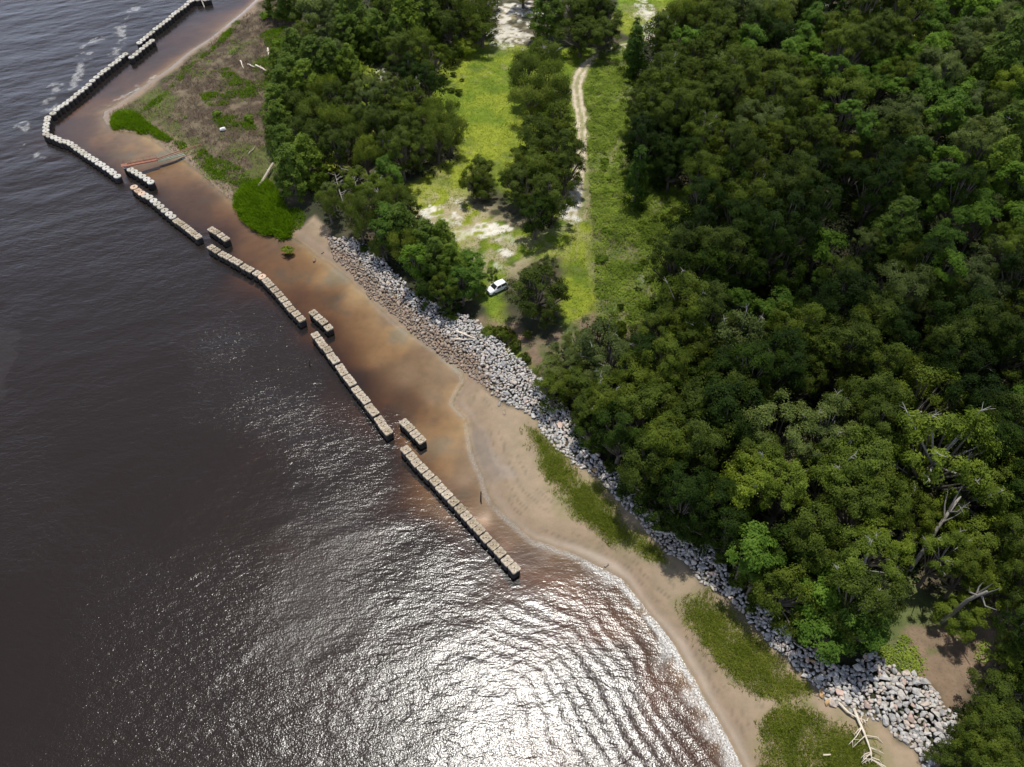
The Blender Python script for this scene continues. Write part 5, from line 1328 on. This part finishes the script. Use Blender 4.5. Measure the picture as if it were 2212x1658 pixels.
dead_tree(T(1659, 1244, [(730, 1160), (770, 1260), (815, 1360), (850, 1450), (880, 1540), (882, 1620)]), 'grey uprooted dead tree with bare branches lying below the rock apron', r0=.24, blen=3.4, nb=14)
dead_tree(T(1659, 1244, [(600, 1110), (680, 1190), (760, 1240), (850, 1270)]), 'pale split trunk lying along the sandy foot of the rock apron', r0=.2, nb=4, blen=1.2)
dead_tree(T(1106, 829, [(1210, 1300), (1300, 1330), (1400, 1350), (1460, 1380), (1490, 1450), (1500, 1500)]), 'grey fallen snag lying over shaded rocks right of the upper reeds', r0=.2, nb=9, blen=2.6, hs=[1.0, 1.6, 1.9, 1.8, 1.5, 1.2], mat=M_TWIG)
dead_tree(T(1106, 829, [(1260, 1120), (1225, 1080), (1190, 1040), (1120, 1030), (1030, 1040), (950, 1020)]), 'pale bare limb hanging above the shaded rock strip', 'bare_limb', r0=.16, nb=7, blen=2.0, hs=[2.5, 3.4, 3.8, 3.4, 3.0, 2.6], mat=M_TWIG)
dead_tree([(790, 455), (775, 430), (762, 405)], 'grey leafless shrub between the grove and the shoreline trees', 'leafless_shrub', r0=.2, nb=12, blen=4.0, hs=[.2, 3.0, 5.0], mat=M_TWIG)
dead_tree([(745, 450), (735, 425), (728, 400)], 'second grey leafless shrub, nearer the sand slope', 'leafless_shrub', r0=.16, nb=10, blen=3.2, hs=[.2, 2.4, 4.0], mat=M_TWIG)
for (a, b), (c, d), lab in (((1900, 985), (1962, 1020), 'long bleached limb leaning out of the yellowish trees'), ((1992, 1040), (1955, 1085), 'bleached forked limb near the large clearing trunk'), ((2050, 805), (2100, 835), 'bleached forked branches in the wood, right of centre'), ((1490, 175), (1488, 160), 'small bleached branch star in the upper wood')):
    x0, y0, _ = G(a, b, 11); x1, y1, _ = G(c, d, 12)
    t = empty('bare_limb', (x0, y0, 10.2)); E = Vector((x1 - x0, y1 - y0, 1.4)); mb = MB()
    mb.tube([(0, 0, -1.0), E * .4 + Vector((0, 0, .6)), E], [.17, .13, .05], 6); mb.build('limb', M_TWIG, t)
    for k in range(5):
        p_ = E * random.uniform(.2, .9) + Vector((0, 0, .3)); mb = MB(); e_ = p_ + Vector((random.uniform(-1.6, 1.6), random.uniform(-1.6, 1.6), random.uniform(0, .8)))
        mb.tube([p_, p_.lerp(e_, .5) + Vector((.1, .1, .2)), e_], [.07, .05, .015], 4); mb.build('branch', M_TWIG, t)
    tag(t, lab, 'bare limb')
# low plant standing in the shallows, bright bushes in the scrub
def small_bush(px, py, rm, mk, label, name='bush', cat='bush', zmin=None):
    x0, y0, z0 = ground(px, py); g = hz(x0, y0)
    if zmin is not None: g = max(g, zmin)
    cm, tm, bm_, lob = VAR['B'][rng.integers(2)]
    t = empty(name, (x0, y0, g), rng.uniform(0, 6)); s = rm / 5.0; t.scale = (s, s, s * .8)
    me2 = SB.get((cm.name, mk.name))
    if me2 is None: me2 = cm.copy(); me2.materials.clear(); me2.materials.append(mk); SB[(cm.name, mk.name)] = me2
    link(bpy.data.objects.new('foliage', me2), t); link(bpy.data.objects.new('stem', tm), t)
    tag(t, label, cat, 'small bushes of the clearings')
SB = {}
small_bush(622, 547, 1.7, M_REED, 'lone pale green bush standing in the shallow lagoon', zmin=-.1)
for px, py, rm, lab in ((1307, 355, 1.5, 'small lime bush in the scrub level with the dark oak clump'), (1305, 368, 1.0, 'smaller lime bush just below the small lime bush in the scrub'), (1300, 566, 1.6, 'lime bush at the scrub edge, right of the grass strip'), (1309, 504, 1.2, 'small lime bush at the scrub\'s left side, upper middle'), (1311, 419, 1.3, 'lime bush in the scrub beside the track end'),
        (1375, 585, 1.5, 'bright yellow bush beside the bare twiggy patch in the scrub'), (1342, 600, 1.1, 'dark green bush left of the bare twiggy patch'), (1340, 715, 1.7, 'green bush at the scrub\'s bottom end'), (1360, 640, 1.3, 'dark bush in the lower scrub')):
    small_bush(px, py, rm, M_LIME if 'lime' in lab or 'yellow' in lab else M_SCR, lab)
for px, py, rm, lab in ((980, 165, 1.2, 'small dark sapling high in the long meadow'), (992, 205, 1.5, 'pair-like dark sapling at the long meadow\'s left side'), (975, 200, 1.2, 'dark sapling at the meadow edge below the grove'), (998, 176, .8, 'tiny sapling in the upper meadow'),
        (598, 100, 1.8, 'light green bush on the marsh by the upright log'), (575, 40, 2.2, 'pale green bush at the upper marsh end'), (470, 252, 1.6, 'green bush in the middle of the brown marsh'), (540, 262, 1.8, 'green bush right of the white float')):
    small_bush(px, py, rm, LM['o'] if 'dark' in lab or 'tiny' in lab else M_LIME, lab)

# an unseen cloud, added high over the wood to shade its middle
mC = NT('unseen_cloud'); tc_ = mC.n('TexCoord').outputs['Object']
ln = mC.n('VectorMath', operation='LENGTH'); mC.l(tc_, ln.inputs[0])
den = mC.math('SUBTRACT', 1.25, mC.math('ADD', ln.outputs['Value'], mC.math('MULTIPLY', mC.noise(tc_, 2.2, 5, .6), .55)), clamp=True)
den = mC.math('MULTIPLY', den, 1.25, clamp=True); den = mC.math('MULTIPLY', den, .74)
tb = mC.n('BsdfTransparent'); dd = mC.n('BsdfDiffuse', i_Color=(.9, .9, .9, 1)); mm2 = mC.n('MixShader')
mC.l(den, mm2.inputs[0]); mC.l(tb.outputs[0], mm2.inputs[1]); mC.l(dd.outputs[0], mm2.inputs[2]); mC.l(mm2.outputs[0], mC.out.inputs[0])
cx0, cy0, _ = G(1900, 590, 10)
C_ = Vector((cx0, cy0, 10)) + sdir * 520
bmc = bmesh.new(); bmesh.ops.create_icosphere(bmc, subdivisions=5, radius=1.0)
for v in bmc.verts:
    n_ = mnoise.fractal(v.co * 1.8, 1.0, 2.0, 4); v.co *= 1 + .22 * n_
    if v.co.z < -.25: v.co.z = -.25 + (v.co.z + .25) * .2
mec = bpy.data.meshes.new('cloud'); bmc.to_mesh(mec); bmc.free(); mec.materials.append(mC.m)
cl = link(bpy.data.objects.new('cloud', mec)); cl.location = C_; cl.scale = (88, 60, 16); cl.rotation_euler = (0, 0, R(-12))
tag(cl, kind='structure')
